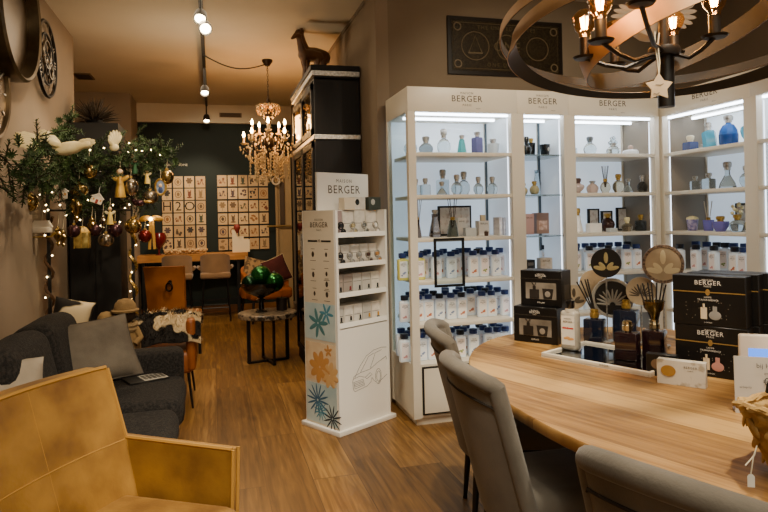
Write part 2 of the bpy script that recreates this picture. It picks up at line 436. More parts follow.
# ------------------------------------------------------------------ products on the shelves
def P(root, name, me, label=None):
    o = bpy.data.objects.new(name, me); COL.objects.link(o); o.parent = root
    if label: o['label'] = label
    return o
CAPN = mat('cap_navy', '22356c', rough=0.4)
CAPK = mat('cap_dark', '161a26', rough=0.4)
MILK = mat('bottle_white', 'dfe7ec', rough=0.2, emit='e8f0ff', estr=0.03)
YEL = mat('bottle_yellow', 'd8d268', rough=0.25)
PAPER = mat('label_paper', 'efe6df', rough=0.6)
SILV = mat('silver', 'c4c1ba', '8c8982', 60, rough=0.35, metal=0.75)
GOLD = mat('gold', 'c9a552', '8a6a2c', 50, rough=0.35, metal=0.6)
def bottle_meshes():
    bb = MB().box((0, 0, 0.078), (0.078, 0.044, 0.156), r=0.010)
    bb.lathe([(0.022, 0.15), (0.020, 0.160), (0.013, 0.166), (0.013, 0.172), (0, 0.172)], n=14)
    return bb
B_WHITE = bottle_meshes().mesh('refill_body', MILK); B_YEL = bottle_meshes().mesh('refill_body_yellow', YEL)
def capm(m): return MB().lathe([(0, 0.164), (0.027, 0.164), (0.029, 0.168), (0.029, 0.196), (0.026, 0.199), (0, 0.199)], n=14).mesh('refill_cap', m)
C_NAVY, C_DARK = capm(CAPN), capm(CAPK)
def labelm(tint, dot):
    l = MB().b2((-0.030, -0.0228, 0.022), (0.030, -0.022, 0.14)).mesh('refill_label', mat('label_' + tint, tint, rough=0.6))
    d = MB().text('MAISON', 0.0085, R((0, -0.0231, 0.127), pi / 2)).text('BERGER', 0.0125, R((0, -0.0231, 0.115), pi / 2)).text('PARIS', 0.007, R((0, -0.0231, 0.104), pi / 2)).mesh('refill_text', INK, smooth=False)
    e = MB()
    rr = random.Random(dot)
    for k in range(5): e.sphere((rr.uniform(-.014, .014), -0.0229, 0.045 + rr.uniform(-.012, .014)), 0.008, (1, 0.05, 0.8), 8)
    e = e.mesh('refill_motif', mat('motif_' + dot, dot, rough=0.6))
    return l, d, e
LABS = [labelm('efe8e2', 'b5694a'), labelm('f0e3dd', '8e9a58'), labelm('eceeee', '7f8fb0'), labelm('f1e6e4', 'c98f8f')]
def refill(label, loc, rz=0.0, yellow=False, cap=C_NAVY, k=0, group=None, sc=1.0):
    t = thing('refill_bottle', label, 'bottle', loc, rz, group)
    P(t, 'body', B_YEL if yellow else B_WHITE); P(t, 'cap', cap)
    l, d, e = LABS[k % 4]
    lo = P(t, 'paper_label', l); P(lo, 'label_print', d); P(lo, 'label_motif', e)
    t.scale = (sc, sc, sc)
    return t

def clear(name, c='eef4f4', ior=1.22, rough=0.03): return mat(name, c, rough=rough, trans=0.95, ior=ior)
CLR = clear('glass_clear', 'd3dee2', 1.32); SMK = clear('glass_smoke', '8a9294'); GRY = clear('glass_grey', 'b9c0c2'); PRP = mat('glass_purple', '6f6f9a', rough=0.12, trans=0.45, ior=1.25)
TEA = mat('glass_teal', '5fb5b5', rough=0.12, trans=0.5, ior=1.25); FRO = mat('glass_frosted', 'c6cfd6', rough=0.35, trans=0.3, ior=1.25)
BLU = mat('glass_blue', '3a6fc4', rough=0.1, trans=0.35, ior=1.3); TUR = mat('glass_turquoise', '58b0cf', rough=0.12, trans=0.4, ior=1.3); NVY = mat('glass_navy', '34406e', rough=0.2)
AMB = mat('glass_amber', 'cabb8c', rough=0.15, trans=0.4, ior=1.25); BRN = mat('ceramic_brown', '4b3328', rough=0.35); BLKG = mat('glossy_black', '0d0c0d', rough=0.12, coat=0.5)
ROSE = mat('glass_rose', 'd2b9ab', rough=0.15, trans=0.35, ior=1.25); WCER = mat('ceramic_white', 'ece8e2', rough=0.3); LAV = mat('glass_lavender', '6a68b8', rough=0.2)
PROFILES = {
    'round':  [(0, 0), (.45, 0), (.62, .05), (.95, .32), (1, .5), (.92, .68), (.6, .88), (.28, .95), (.25, 1), (0, 1)],
    'squat':  [(0, 0), (.6, 0), (.8, .1), (1, .45), (.95, .65), (.6, .9), (.3, .96), (.28, 1), (0, 1)],
    'taper':  [(0, 0), (.95, 0), (1, .03), (.82, .5), (.55, .93), (.4, .97), (.36, 1), (0, 1)],
    'flask':  [(0, 0), (.9, 0), (1, .06), (.85, .3), (.45, .62), (.3, .75), (.28, 1), (0, 1)],
    'square': [(0, 0), (.95, 0), (1, .04), (1, .84), (.92, .92), (.35, .95), (.33, 1), (0, 1)],
    'urn':    [(0, 0), (.5, 0), (.55, .05), (.35, .14), (.8, .4), (1, .65), (.9, .85), (.5, .95), (.45, 1), (0, 1)],
    'tub':    [(0, 0), (.75, 0), (.8, .04), (.98, .95), (1, 1), (.9, 1), (.88, .93), (0, .93)],
    'vase':   [(0, 0), (.8, 0), (1, .08), (.75, .45), (.5, .8), (.55, 1), (.45, 1), (.4, .9), (0, .85)],
    'bowl':   [(0, 0), (.5, 0), (.55, .05), (.9, .5), (1, .95), (.96, 1), (.9, .95), (0, .8)],
}
def lampbody(shape, w, h, n=20, dz=0.0):
    return MB().lathe([(r * w / 2, z * h + dz) for r, z in PROFILES[shape]], n=n)
def lamp(label, loc, shape, w, h, mt, top=SILV, n=20, cap=0.3, rz=0.0, kind='fragrance_lamp', cat='fragrance lamp', tilt=None):
    """bottle body with a metal collar and stopper; h is the full height"""
    t = thing(kind, label, cat, loc, rz)
    hb = h * (1 - cap)
    lampbody(shape, w, hb, n).build('body', mt, t, ang=0.5 if n < 12 else 0.7)
    r = w * 0.21
    MB().lathe([(0, hb - .002), (r * .9, hb - .002), (r * .9, hb + h * cap * .3), (r * 1.15, hb + h * cap * .32), (r * 1.25, hb + h * cap * .85), (r * .9, h), (0, h)], n=12).build('stopper', top, t)
    return t
STK = mat('reed_dark', '3b2a20', rough=0.7); STKL = mat('reed_pale', 'd8ceb8', rough=0.7)
def diffuser(label, loc, shape, w, h, mt, reeds=5, rl=0.16, top=GOLD, sticks=STK, n=18, rz=0.3):
    t = thing('reed_diffuser', label, 'reed diffuser', loc, rz)
    lampbody(shape, w, h, n).build('body', mt, t)
    MB().lathe([(w * .16, h - .004), (w * .2, h - .004), (w * .2, h + .018), (w * .12, h + .02), (w * .12, h)], n=12).build('collar', top, t)
    for k in range(reeds):
        a = 2 * pi * k / reeds + .4; s = rl * 0.22
        MB().tube([(0.003 * cos(a), 0.003 * sin(a), h * .5), (s * cos(a), s * sin(a), h + rl)], 0.0022, 5).build('reed', sticks, t)
    return t
def carton(label, loc, d, mt, rz=0.0, name='gift_box', txt=None, tmat=None, band=None, cat='box', group=None):
    t = thing(name, label, cat, loc, rz, group)
    MB().b2((-d[0] / 2, -d[1] / 2, 0), (d[0] / 2, d[1] / 2, d[2]), 0.0015, 1).build('carton', mt, t)
    if band:
        MB().b2((-d[0] * .32, -d[1] / 2 - .0012, d[2] * .18), (d[0] * .32, -d[1] / 2, d[2] * .62)).build('printed_panel', band, t)
    if txt: MB().text(txt, min(d[2] * .16, d[0] * .2), R((0, -d[1] / 2 - .0006, d[2] * .8), pi / 2)).build('lettering', tmat or INK, t, smooth=False)
    return t
S1, S2, S3, S4, S5, S6 = [z + 0.014 for z in SZ] + [0.42]
def ax(px, py, Y): return at_y(px, py, Y).x
def A(px, z, Y=4.16, py=None):
    Y += .085
    y = 216 - (z - EYE) * 150
    return (ax(px, y if py is None else py, Y), Y, z)
CA = 'in the leftmost lit cabinet'
lamp('clear round lamp seen through the glass side on the top shelf', A(410.5, S1, 4.25), 'round', .10, .16, CLR)
lamp('squat smoky grey round lamp on the top shelf of the leftmost cabinet', A(426, S1), 'squat', .105, .135, SMK, cap=.34)
lamp('tall clear ringed lamp with silver top on the top shelf of the leftmost cabinet', A(444, S1), 'round', .10, .19, CLR, cap=.34)
lamp('teal tapered lamp on the top shelf of the leftmost cabinet', A(462, S1), 'taper', .078, .15, TEA, n=6, cap=.2)
lamp('purple faceted lamp on the top shelf of the leftmost cabinet', A(477.5, S1), 'square', .095, .175, PRP, n=6, cap=.2)
lamp('frosted grey bowl-shaped lamp on the top shelf of the leftmost cabinet', A(493, S1, 4.2), 'tub', .095, .13, FRO, n=10, cap=.3)
for i, (px, w, h, sh, Y, tx) in enumerate((
        (416, .07, .12, 'square', 4.12, 'small square clear lamp at the left end of the second shelf, leftmost cabinet'),
        (425.5, .075, .125, 'square', 4.12, 'square clear lamp, second along the second shelf of the leftmost cabinet'),
        (443, .10, .205, 'square', 4.36, 'tall square clear lamp standing at the back of the second shelf, leftmost cabinet'),
        (442, .075, .10, 'flask', 4.12, 'low flask-shaped clear lamp in front of a tall square one, second shelf'),
        (457, .085, .15, 'round', 4.12, 'round clear lamp just left of a larger round one, second shelf of the leftmost cabinet'),
        (464, .095, .185, 'round', 4.30, 'large round clear lamp behind another, second shelf of the leftmost cabinet'),
        (478.5, .075, .135, 'round', 4.14, 'clear round lamp second from the right on the second shelf, leftmost cabinet'),
        (492.5, .078, .135, 'squat', 4.14, 'clear squat lamp at the right end of the second shelf, leftmost cabinet'))):
    lamp(tx, A(px, S2, Y), sh, w, h, CLR, cap=.33, top=mat('steel_brown', 'c2bcb2', '938c82', 60, rough=.4, metal=.6))
diffuser('brown reed diffuser behind the left post on the third shelf, leftmost cabinet', A(418, S3, 4.12), 'vase', .055, .13, clear('glass_brown', '7d6a5e'), 5, .14)
lamp('twisted smoky brown vase lamp on the third shelf of the leftmost cabinet', A(435.5, S3, 4.16), 'vase', .095, .20, clear('glass_taupe', '9b8c82'), top=mat('steel_brown', ''), n=9, cap=.16)
p0, p1 = at_y(438, 206, 4.455), at_y(472, 239, 4.455)
f = thing('picture_frame', 'black-framed flower print standing at the back of the third shelf, leftmost cabinet', 'picture frame', ((p0.x + p1.x) / 2, 4.455, S3))
W_, H_ = p1.x - p0.x, p0.z - S3
MB().b2((-W_ / 2, 0, 0), (W_ / 2, .02, H_), .002, 1).build('frame', BLK, f)
MB().b2((-W_ / 2 + .015, -.002, .015), (W_ / 2 - .015, 0, H_ - .015)).build('print', mat('print_pale', 'e9e6e2', 'b9a49a', 26, rough=.6, lo=.5, hi=.7), f)
diffuser('green-grey reed diffuser on the third shelf of the leftmost cabinet', A(453, S3, 4.12), 'taper', .085, .125, clear('glass_greengrey', '8a938c'), 6, .15)
carton('small white carton behind the green-grey reed diffuser, third shelf', A(461, S3, 4.3), (.065, .05, .135), mat('carton_white', 'ece9e4', rough=.5), txt='BERGER')
carton('low grey carton in front of white ones on the third shelf, leftmost cabinet', A(470, S3, 4.14), (.085, .05, .062), mat('carton_grey', 'b9bcbc', rough=.5))
carton('square white carton with a gilt stopper on top, third shelf, leftmost cabinet', A(482.5, S3, 4.24), (.085, .07, .11), mat('carton_white', ''), txt='BERGER')
lamp('little brown scent pot in front of the square white carton, third shelf', A(486.5, S3, 4.1), 'tub', .035, .04, BRN, cap=.2)
for i, px in enumerate((498, 502, 506)):
    carton(f'slim white carton, {ORD[i + 1]} of three upright by the right end of the third shelf', A(px, S3, 4.16 + .03 * i), (.024, .09, .135 - .004 * i), mat('carton_white2', 'e3e2e4', 'c6c3cc', 40, rough=.5), .12, group='slim cartons on the third shelf')
carton('tiny gold-topped white carton standing on the square white carton', (A(483, S3, 4.24)[0], 4.325, S3 + .11), (.035, .03, .045), mat('carton_gilt', 'd8c9a4', rough=.4))

def row(pxs, z, Y, shelf, where, rowname, grp, rnd, yellow=(), dark=(), sc=1.0, k0=0):
    n = len(pxs)
    for i, px in enumerate(pxs):
        tx = f'white refill bottle with dark blue cap, {ORD[i + 1]} from left, {rowname}, {shelf} shelf, {where}'
        if i in yellow: tx = f'yellow refill bottle with dark blue cap, {ORD[i + 1]} from left, {rowname}, {shelf} shelf, {where}'
        refill(tx, A(px, z, Y), rnd.uniform(-.12, .12), i in yellow, C_DARK if i in dark else C_NAVY, rnd.randrange(4), grp, sc)
rn = random.Random(3)
LC = 'leftmost cabinet'
row((408, 424, 440, 456, 478, 500), S4, 4.2, 'fourth', LC, 'middle row', 'refill bottles on the fourth shelf', rn, dark=(4,), sc=1.0)
row((410, 422, 434, 446, 457, 471, 486, 498), S5, 4.21, 'fifth', LC, 'middle row', 'refill bottles on the fifth shelf', rn, dark=(2, 6), sc=1.0)
row((409, 427, 438, 452, 464, 484, 500), S6, 4.2, 'bottom', LC, 'middle row', 'refill bottles on the bottom shelf', rn, sc=1.0)
row((403, 420, 436.5, 451.5, 473.5, 484, 496), S4, 4.10, 'fourth', LC, 'front row', 'refill bottles on the fourth shelf', rn, yellow=(0, 1), sc=.97)
row((412, 428, 444, 460, 468, 480, 490), S4, 4.30, 'fourth', LC, 'back row', 'refill bottles on the fourth shelf', rn, yellow=(0,), sc=1.02)
row((405, 419, 429, 440, 451.5, 462, 482.5, 492, 505.5), S5, 4.11, 'fifth', LC, 'front row', 'refill bottles on the fifth shelf', rn, dark=(0, 3, 5), sc=.95)
row((415, 426, 446, 460, 468, 474, 481, 490, 503), S5, 4.32, 'fifth', LC, 'back row', 'refill bottles on the fifth shelf', rn, dark=(4, 5), sc=1.02)
row((405, 422, 433, 444, 461, 474, 489, 498, 506), S6, 4.10, 'bottom', LC, 'front row', 'refill bottles on the bottom shelf', rn, dark=(0, 4), sc=1.0)
row((402, 412, 421, 430, 458, 467, 480, 494, 505), S6, 4.3, 'bottom', LC, 'back row', 'refill bottles on the bottom shelf', rn, dark=(1, 6), sc=1.02)
# second, narrow cabinet
NC = 'in the narrow second cabinet'
lamp('black round vase lamp on the top shelf of the narrow second cabinet', A(526.5, S1, 4.14), 'squat', .075, .14, BLKG, top=BLKG, cap=.4)
lamp('black vase with gold stopper behind a round black one, narrow cabinet top shelf', A(531, S1, 4.3), 'tub', .075, .15, BLKG, top=GOLD, cap=.25)
c = thing('scented_candle', 'black glass candle on the top shelf of the narrow second cabinet', 'candle', A(545, S1, 4.2))
lampbody('tub', .08, .09).build('jar', BLKG, c); MB().cyl((0, 0, .08), .032, .006).build('wax', WCER, c)
MB().sphere((0.012, -.0385, .05), .013, (1, .1, 1.2), 12).build('emblem', SILV, c)
lamp('amber gold lamp on the second shelf of the narrow cabinet', A(534.5, S2, 4.15), 'squat', .075, .10, AMB, top=GOLD)
MBh = thing('glass_handle_jug', 'clear slender jug with a loop handle behind the amber lamp', 'jug', A(537, S2, 4.36))
lampbody('vase', .06, .2).build('body', CLR, MBh)
MB().tube([(.02, 0, .19), (.045, 0, .17), (.05, 0, .12), (.025, 0, .07)], .004, 6).build('handle', CLR, MBh)
lamp('amber half-hidden lamp behind the left post, second shelf, narrow cabinet', A(524, S2, 4.25), 'round', .06, .09, AMB, top=GOLD)
lamp('clear round lamp at the right end of the second shelf, narrow cabinet', A(556, S2, 4.25), 'round', .07, .11, CLR)
carton('dusty pink gift box on the third shelf of the narrow cabinet', A(528, S3, 4.14), (.075, .06, .155), mat('carton_pink', 'b48f88', rough=.5), txt='BERGER')
carton('brown gift box with picture panel beside the pink one', A(541, S3, 4.2), (.105, .07, .16), mat('carton_rosebrown', '97796b', rough=.5), band=mat('panel_blush', 'd9bcae', 'a5806c', 30, rough=.5))
carton('black cube box at the foot of a stack of two, fourth shelf, narrow cabinet', A(529, S4, 4.12), (.072, .07, .055), mat('carton_black', '121110', rough=.4), band=mat('panel_grey', '5c5650', rough=.5))
carton('black cube box on top of another, fourth shelf, narrow cabinet', (A(529, S4, 4.12)[0], 4.205, S4 + .055), (.072, .07, .052), mat('carton_black', ''), band=mat('panel_grey', ''))
carton('cream square gift box beside black cube boxes, fourth shelf', A(545, S4, 4.13), (.10, .06, .115), mat('carton_cream', 'cdbfae', 'b8a690', 30, rough=.5), txt='BERGER')
for i, px in enumerate((545, 551, 557)):
    refill(f'white refill bottle with dark cap, {ORD[i+1]} of three behind the cream gift box', A(px, S4, 4.36), 0, False, C_DARK, i, 'refill bottles behind the cream gift box')
# third cabinet
C3 = 'third cabinet'
lamp('small clear lamp by the left post, top shelf of the third cabinet', A(574, S1, 4.2), 'square', .05, .1, CLR)
lamp('clear ball lamp with a flared grey stopper, top shelf, third cabinet', A(590, S1, 4.16), 'round', .10, .15, CLR, top=mat('steel_grey', '6d7274', rough=.3, metal=1), cap=.3)
t = lamp('clear crystal lamp with ornate figured stopper, top shelf, third cabinet', A(613, S1, 4.14), 'squat', .105, .10, CLR, n=8, cap=.2)
for k, (x, z, r) in enumerate(((0, .115, .022), (-.025, .10, .018), (.025, .105, .018), (.008, .14, .016), (-.012, .135, .014))): MB().ico((x, 0, z), r, 1).build('crystal', CLR, t, smooth=False)
t = thing('lidded_dish', 'white frosted dish with a ball knob on the top shelf, third cabinet', 'dish', A(630.5, S1, 4.12))
MB().lathe([(0, 0), (.05, 0), (.062, .012), (.062, .03), (.05, .042), (.02, .048), (0, .048)], n=24).build('dish', mat('frost_white', 'dfe5ea', rough=.35), t)
MB().sphere((0, 0, .062), .022).build('ball_knob', ROSE, t)
lamp('dark brown bowl vase at the left end of the second shelf, third cabinet', A(578, S2, 4.14), 'urn', .10, .12, ROSE, top=BRN, cap=.35)
lamp('rose crystal lamp on the second shelf of the third cabinet', A(592.5, S2, 4.16), 'squat', .095, .10, ROSE, n=8, cap=.2)
diffuser('gold-collared glass reed diffuser on the second shelf, third cabinet', A(605.5, S2, 4.14), 'round', .08, .095, clear('glass_champagne', 'd9cdb4'), 6, .12)
lamp('champagne glass lamp with gold stopper on the second shelf, third cabinet', A(618.5, S2, 4.13), 'round', .09, .15, clear('glass_champagne', ''), top=GOLD, cap=.3)
lamp('small clear flask lamp right of the gold-stoppered one, second shelf', A(628.5, S2, 4.1), 'flask', .075, .11, CLR, cap=.2)
lamp('smoky ball lamp with square silver stopper, right end of the second shelf, third cabinet', A(642.5, S2, 4.12), 'round', .078, .14, clear('glass_smoke2', '9a948a'), top=SILV, cap=.35)
lamp('white porcelain figure lamp with gold top at the left end, third shelf, third cabinet', A(578, S3, 4.12), 'vase', .085, .19, WCER, top=GOLD, cap=.3)
for i, (px, hh) in enumerate(((588, .185), (601, .165), (616, .19))):
    q = A(px, S3, 4.45)
    f = thing('picture_frame', f'black-edged white picture, {ORD[i + 1]} of three behind lamps, third shelf, third cabinet', 'picture frame', (q[0], 4.445, S3), 0, 'pictures behind lamps on the third shelf')
    MB().b2((-.055, 0, 0), (.055, .015, hh), .001, 1).build('frame', BLK, f)
    MB().b2((-.036, -.002, .012), (.036, 0, hh - .012)).build('print', mat('print_pale', ''), f)
lamp('round dark brown lamp with gold top on the third shelf, third cabinet', A(608, S3, 4.2), 'round', .11, .145, mat('glass_brownred', '3a211d', rough=.2), top=GOLD, cap=.22)
carton('low white gift box with ribbon before the pictures, third shelf, third cabinet', A(594, S3, 4.1), (.105, .06, .07), mat('carton_white', ''))
carton('little glass-fronted silver box on the third shelf, third cabinet', A(612, S3, 4.08), (.07, .05, .03), mat('carton_grey', ''))
lamp('glass lamp wrapped in cream flowers on the third shelf, third cabinet', A(627.5, S3, 4.12), 'squat', .085, .11, clear('glass_champagne', ''), top=mat('cream_flower', 'd9cfa2', rough=.7), cap=.4)
lamp('smoky glass lamp with gold stopper at the right end, third shelf, third cabinet', A(641, S3, 4.12), 'square', .085, .13, SMK, top=GOLD, cap=.32)
row((576.5, 590, 609, 627, 637), S4, 4.11, 'fourth', C3, 'front row', 'refill bottles in the third cabinet', rn, dark=(1, 2), sc=.97)
row((577, 586, 594, 602, 610, 619, 628), S4, 4.3, 'fourth', C3, 'back row', 'refill bottles in the third cabinet', rn, dark=(6,), sc=1.03)
row((578, 590, 602, 614, 626, 638), S5, 4.11, 'fifth', C3, 'front row', 'refill bottles in the third cabinet', rn, sc=.97)
# cabinet on the right wall
def Dp(px, z, X=3.42):
    X += .095
    y = 222 - (z - EYE) * 165
    return (X, at_x(px, y, X).y, z)
hp = -pi / 2
lamp('square navy lamp with ivory stopper on the top shelf right of the corner', Dp(690.5, S1), 'square', .11, .125, NVY, n=4, top=mat('ivory', 'd9cdb0', rough=.4), rz=hp + .8, cap=.35)
lamp('tiny silver bottle beside the navy lamp, top shelf', Dp(702, S1, 3.45), 'square', .035, .05, SILV)
t = lamp('turquoise faceted lamp leaning to one side on the top shelf', Dp(711, S1), 'square', .10, .20, TUR, n=5, cap=.28, top=SILV); t.rotation_euler = (0.0, 0, hp); t.rotation_euler.y = -.14
t = lamp('tall two-tone blue lamp on the top shelf, right of the turquoise one', Dp(729, S1), 'round', .125, .22, BLU, cap=.22, n=10)
MB().lathe([(.045, .001), (.062, .02), (.064, .085), (.06, .088)], n=10).build('blue_base', mat('glass_deepblue', '1e4388', rough=.15), t)
lamp('turquoise-blue lamp at the right end of the top shelf', Dp(748, S1), 'urn', .09, .18, TUR, cap=.25)
for px, w, h, sh, tx in ((695.5, .075, .11, 'square', 'small square clear lamp at the left end of the second shelf, right of the corner'), (709, .095, .125, 'square', 'wide square clear lamp, second along the second shelf, right of the corner'),
                         (728, .115, .19, 'flask', 'tall clear flask lamp on the second shelf, right of the corner'), (747, .09, .15, 'round', 'clear round lamp at the right end of the second shelf, right of the corner')):
    lamp(tx, Dp(px, S2), sh, w, h, CLR, cap=.3)
c = thing('scented_candle', 'purple patterned candle jar with pale lid on the third shelf, right of the corner', 'candle', Dp(693, S3))
lampbody('tub', .085, .085).build('jar', mat('purple_pattern', '5c5a9a', 'b9b2cf', 40, rough=.4), c); MB().lathe([(0, .085), (.044, .085), (.04, .1), (.02, .108), (0, .112)], n=16).build('lid', mat('cream_flower', ''), c)
diffuser('purple reed diffuser with pale curled reeds on the third shelf', Dp(709, S3, 3.45), 'tub', .08, .08, LAV, 6, .14, sticks=STKL)
lamp('lavender bowl lamp with gilt flower on the third shelf, right of the corner', Dp(721, S3, 3.36), 'bowl', .115, .11, LAV, top=GOLD, cap=.35)
t = lamp('clear pot lamp topped with cream flowers on the third shelf, right of the corner', Dp(738, S3, 3.38), 'squat', .11, .12, CLR, top=GOLD, cap=.3)
for k in range(9):
    a = k * 2.4; MB().ico((.03 * cos(a), .03 * sin(a), .12 + .009 * k), .014, 1).build('flower', mat('cream_flower', ''), t)
f = thing('picture_frame', 'black-edged white picture at the back of the third shelf, right of the corner', 'picture frame', (3.76, at_x(745, 215, 3.76).y, S3), hp)
MB().b2((-.09, 0, 0), (.09, .015, .2), .001, 1).build('frame', BLK, f); MB().b2((-.072, -.002, .015), (.072, 0, .185)).build('print', mat('print_pale', ''), f)
lamp('gilt-topped clear lamp behind the right post, third shelf, right of the corner', Dp(751, S3, 3.42), 'round', .075, .13, AMB, top=GOLD)
def rowD(pxs, z, X, shelf, rowname, sc=1.0, dark=()):
    for i, px in enumerate(pxs):
        refill(f'white refill bottle, {ORD[i + 1]} from left, {rowname}, {shelf} shelf, right of the corner', Dp(px, z, X), hp + rn.uniform(-.1, .1), False, C_DARK if i in dark else C_NAVY, rn.randrange(4), 'refill bottles right of the corner', sc)
rowD((681, 697, 715, 736, 745), S4, 3.36, 'fourth', 'front row', .97, (0, 1, 2, 3))
rowD((697, 708, 718, 726.5, 735, 746), S4, 3.52, 'fourth', 'back row', 1.05, (2, 3))
rowD((692, 702, 710, 723, 736, 748), S5, 3.36, 'fifth', 'front row', .97)
for i, (z, col) in enumerate(((S1, CLR), (S2, GRY), (S3, ROSE), (S4, TUR))):
    lamp(('clear', 'grey', 'rose', 'turquoise')[i] + f' glass lamp on the {ORD[i + 1]} shelf of the cut-off cabinet at the right edge', (3.5, 3.03, z), 'round', .1, .17, col)
# ------------------------------------------------------------------ white product stand
CARDW = mat('stand_white', 'ece8e0', rough=0.5)
BEI = mat('stand_beige', 'd9cbb4', rough=0.55)
ANG = atan2(.271, .46)
O = Vector((0.777, 4.031, 0))
st = thing('product_stand', 'tall white cardboard product stand with side pictures and a car drawing on its front', 'display stand', O, ANG)
W, D = .50, .36
MB().b2((-.012, -.012, 0), (W + .035, D + .03, .03), .003).build('base_plate', CARDW, st)
MB().b2((.01, .01, .03), (.03, D, 1.50)).build('side_panel', CARDW, st)
MB().b2((W - .02, .01, .03), (W, D, 1.50)).build('side_panel', CARDW, st)
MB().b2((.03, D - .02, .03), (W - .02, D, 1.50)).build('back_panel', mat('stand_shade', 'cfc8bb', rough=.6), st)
MB().b2((.03, .012, .03), (W - .02, .03, .70)).build('front_panel', CARDW, st)
MB().b2((.03, .10, 1.488), (W - .02, D, 1.50)).build('top_panel', CARDW, st)
MB().b2((.035, .22, 1.48), (.53, .24, 1.765), .002, 1).build('header_board', CARDW, st)
MB().text('BERGER', .082, R((.285, .2195, 1.645), pi / 2), 1.12).text('MAISON', .034, R((.285, .2195, 1.708), pi / 2), 1.3).build('header_lettering', INK, st, smooth=False)
# the picture strip on the left side; local frame with x toward the viewer's right (from back to front)
SM = frame((.0095, D, 0), (0, -1, 0), (0, 0, 1))
def side(x0, z0, x1, z1, name, m, off=0.0):
    pass
def sidebox(y0, z0, y1, z1, name, m, par=None, off=0.001):
    return MB().b2((.01 - off, y0, z0), (.0105, y1, z1)).build(name, m, par or st)
sidebox(.03, .035, D - .008, 1.497, 'side_print', BEI)
sidebox(.06, 1.285, .16, 1.297, 'side_rule', BLK, off=.002); sidebox(.2, 1.285, .30, 1.297, 'side_rule', BLK, off=.002)
MB().text('BERGER', .05, SM @ R((.18, 1.40, .002)), 1.1).text('MAISON', .02, SM @ R((.18, 1.435, .002)), 1.3).text('PARIS', .018, SM @ R((.18, 1.365, .002)), 1.2).text('M', .03, SM @ R((.18, 1.292, .002)), 1.0).build('side_lettering', INK, st, smooth=False)
b = MB()
for k, (x, z) in enumerate(((.11, 1.2), (.25, 1.2), (.11, 1.06), (.25, 1.07), (.25, 1.0), (.12, .93), (.25, .93))):
    b.sphere((.0085, D - x, z), .016 if k % 2 else .02, (.05, .7, 1), 8)
    b.b2((.0085, D - x - .03, z - .045), (.0095, D - x + .03, z - .042)); b.b2((.0085, D - x - .02, z + .035), (.0095, D - x + .02, z + .038))
b.build('side_pictogram', INK, st)
PB = mat('print_blue_sky', 'a9c2c8', 'c9d6d4', 5, rough=.6)
PO = mat('print_peach', 'd8b58a', 'ecd6b4', 6, rough=.6)
def petals(y, z, r, n, m, name, ang0=0.0, wd=.28, spread=2 * pi):
    b = MB()
    for k in range(n):
        a = ang0 + spread * k / n
        c = (.0078, y + r * .55 * cos(a), z + r * .55 * sin(a))
        res = bmesh.ops.create_uvsphere(b.bm, u_segments=8, v_segments=6, radius=1)
        bmesh.ops.transform(b.bm, matrix=Matrix.Translation(c) @ Matrix.Rotation(a, 4, 'X') @ Matrix.Diagonal((.0008, r * .5, r * wd * .5, 1)), verts=res['verts'])
    b.build(name, m, st)
for (z0, z1, m) in ((.615, .865, PB), (.335, .595, PO), (.045, .315, PB)):
    sidebox(.032, z0, D - .01, z1, 'side_picture', m, off=.0018)
petals(.21, .73, .10, 7, mat('print_teal', '4f8288', rough=.6), 'printed_leaf', .4, .3)
petals(.12, .80, .07, 6, mat('print_slate', '4c8fa6', rough=.6), 'printed_leaf', .1, .3)
petals(.20, .43, .11, 8, mat('print_orange', 'cf9556', rough=.6), 'printed_flower', .2, .5)
petals(.10, .39, .09, 8, mat('print_apricot', 'd9ae74', rough=.6), 'printed_flower', .3, .5)
petals(.11, .55, .04, 5, mat('print_orange', ''), 'printed_flower', .2, .5)
petals(.23, .20, .11, 14, mat('print_inkblue', '3f6684', rough=.6), 'printed_flower', .1, .13)
petals(.20, .13, .07, 12, mat('print_slate', ''), 'printed_flower', .2, .14)
petals(.08, .10, .09, 12, mat('print_night', '23303c', rough=.6), 'printed_flower', .2, .13)
# car line drawing on the front panel
LNE = mat('line_grey', '54504b', rough=.6)
def curve3(pts):
    return [(x, .0112, z) for x, z in pts]
car = MB()
def poly(*p): car.tube(curve3(p), .0014, 5)
cx0, cz0 = .135, .27
S = lambda *p: poly(*[(cx0 + x * .335, cz0 + z * .36) for x, z in p])
S((0, .18), (.02, .02), (.06, -.02), (.40, .02), (.52, .08), (.55, .16)); S((0, .18), (.04, .27), (.22, .31), (.50, .33), (.72, .42), (.98, .50))
S((.10, .29), (.22, .44), (.40, .60), (.62, .68), (.85, .70), (1.0, .68)); S((.22, .31), (.36, .46), (.46, .58), (.62, .62)); S((.50, .34), (.60, .50), (.66, .62), (.85, .65))
S((.03, .16), (.30, .17), (.34, .06), (.06, .03), (.03, .16)); S((.36, .20), (.50, .26), (.56, .22), (.40, .16), (.36, .20)); S((.01, .22), (.20, .25), (.34, .20))
S((.72, .02), (.86, .08), (1.0, .14)); S((.55, .16), (.60, .10), (.66, .05)); S((.10, .29), (.06, .24)); S((.98, .50), (1.0, .44)); S((.04, .13), (.31, .14)); S((.045, .10), (.32, .115)); S((.05, .07), (.33, .085))
S(*[(.74 + .085 * cos(a * pi / 10), .15 + .15 * sin(a * pi / 10)) for a in range(21)]); S(*[(.745 + .055 * cos(a * pi / 10), .15 + .10 * sin(a * pi / 10)) for a in range(21)])
car.build('car_drawing', LNE, st)
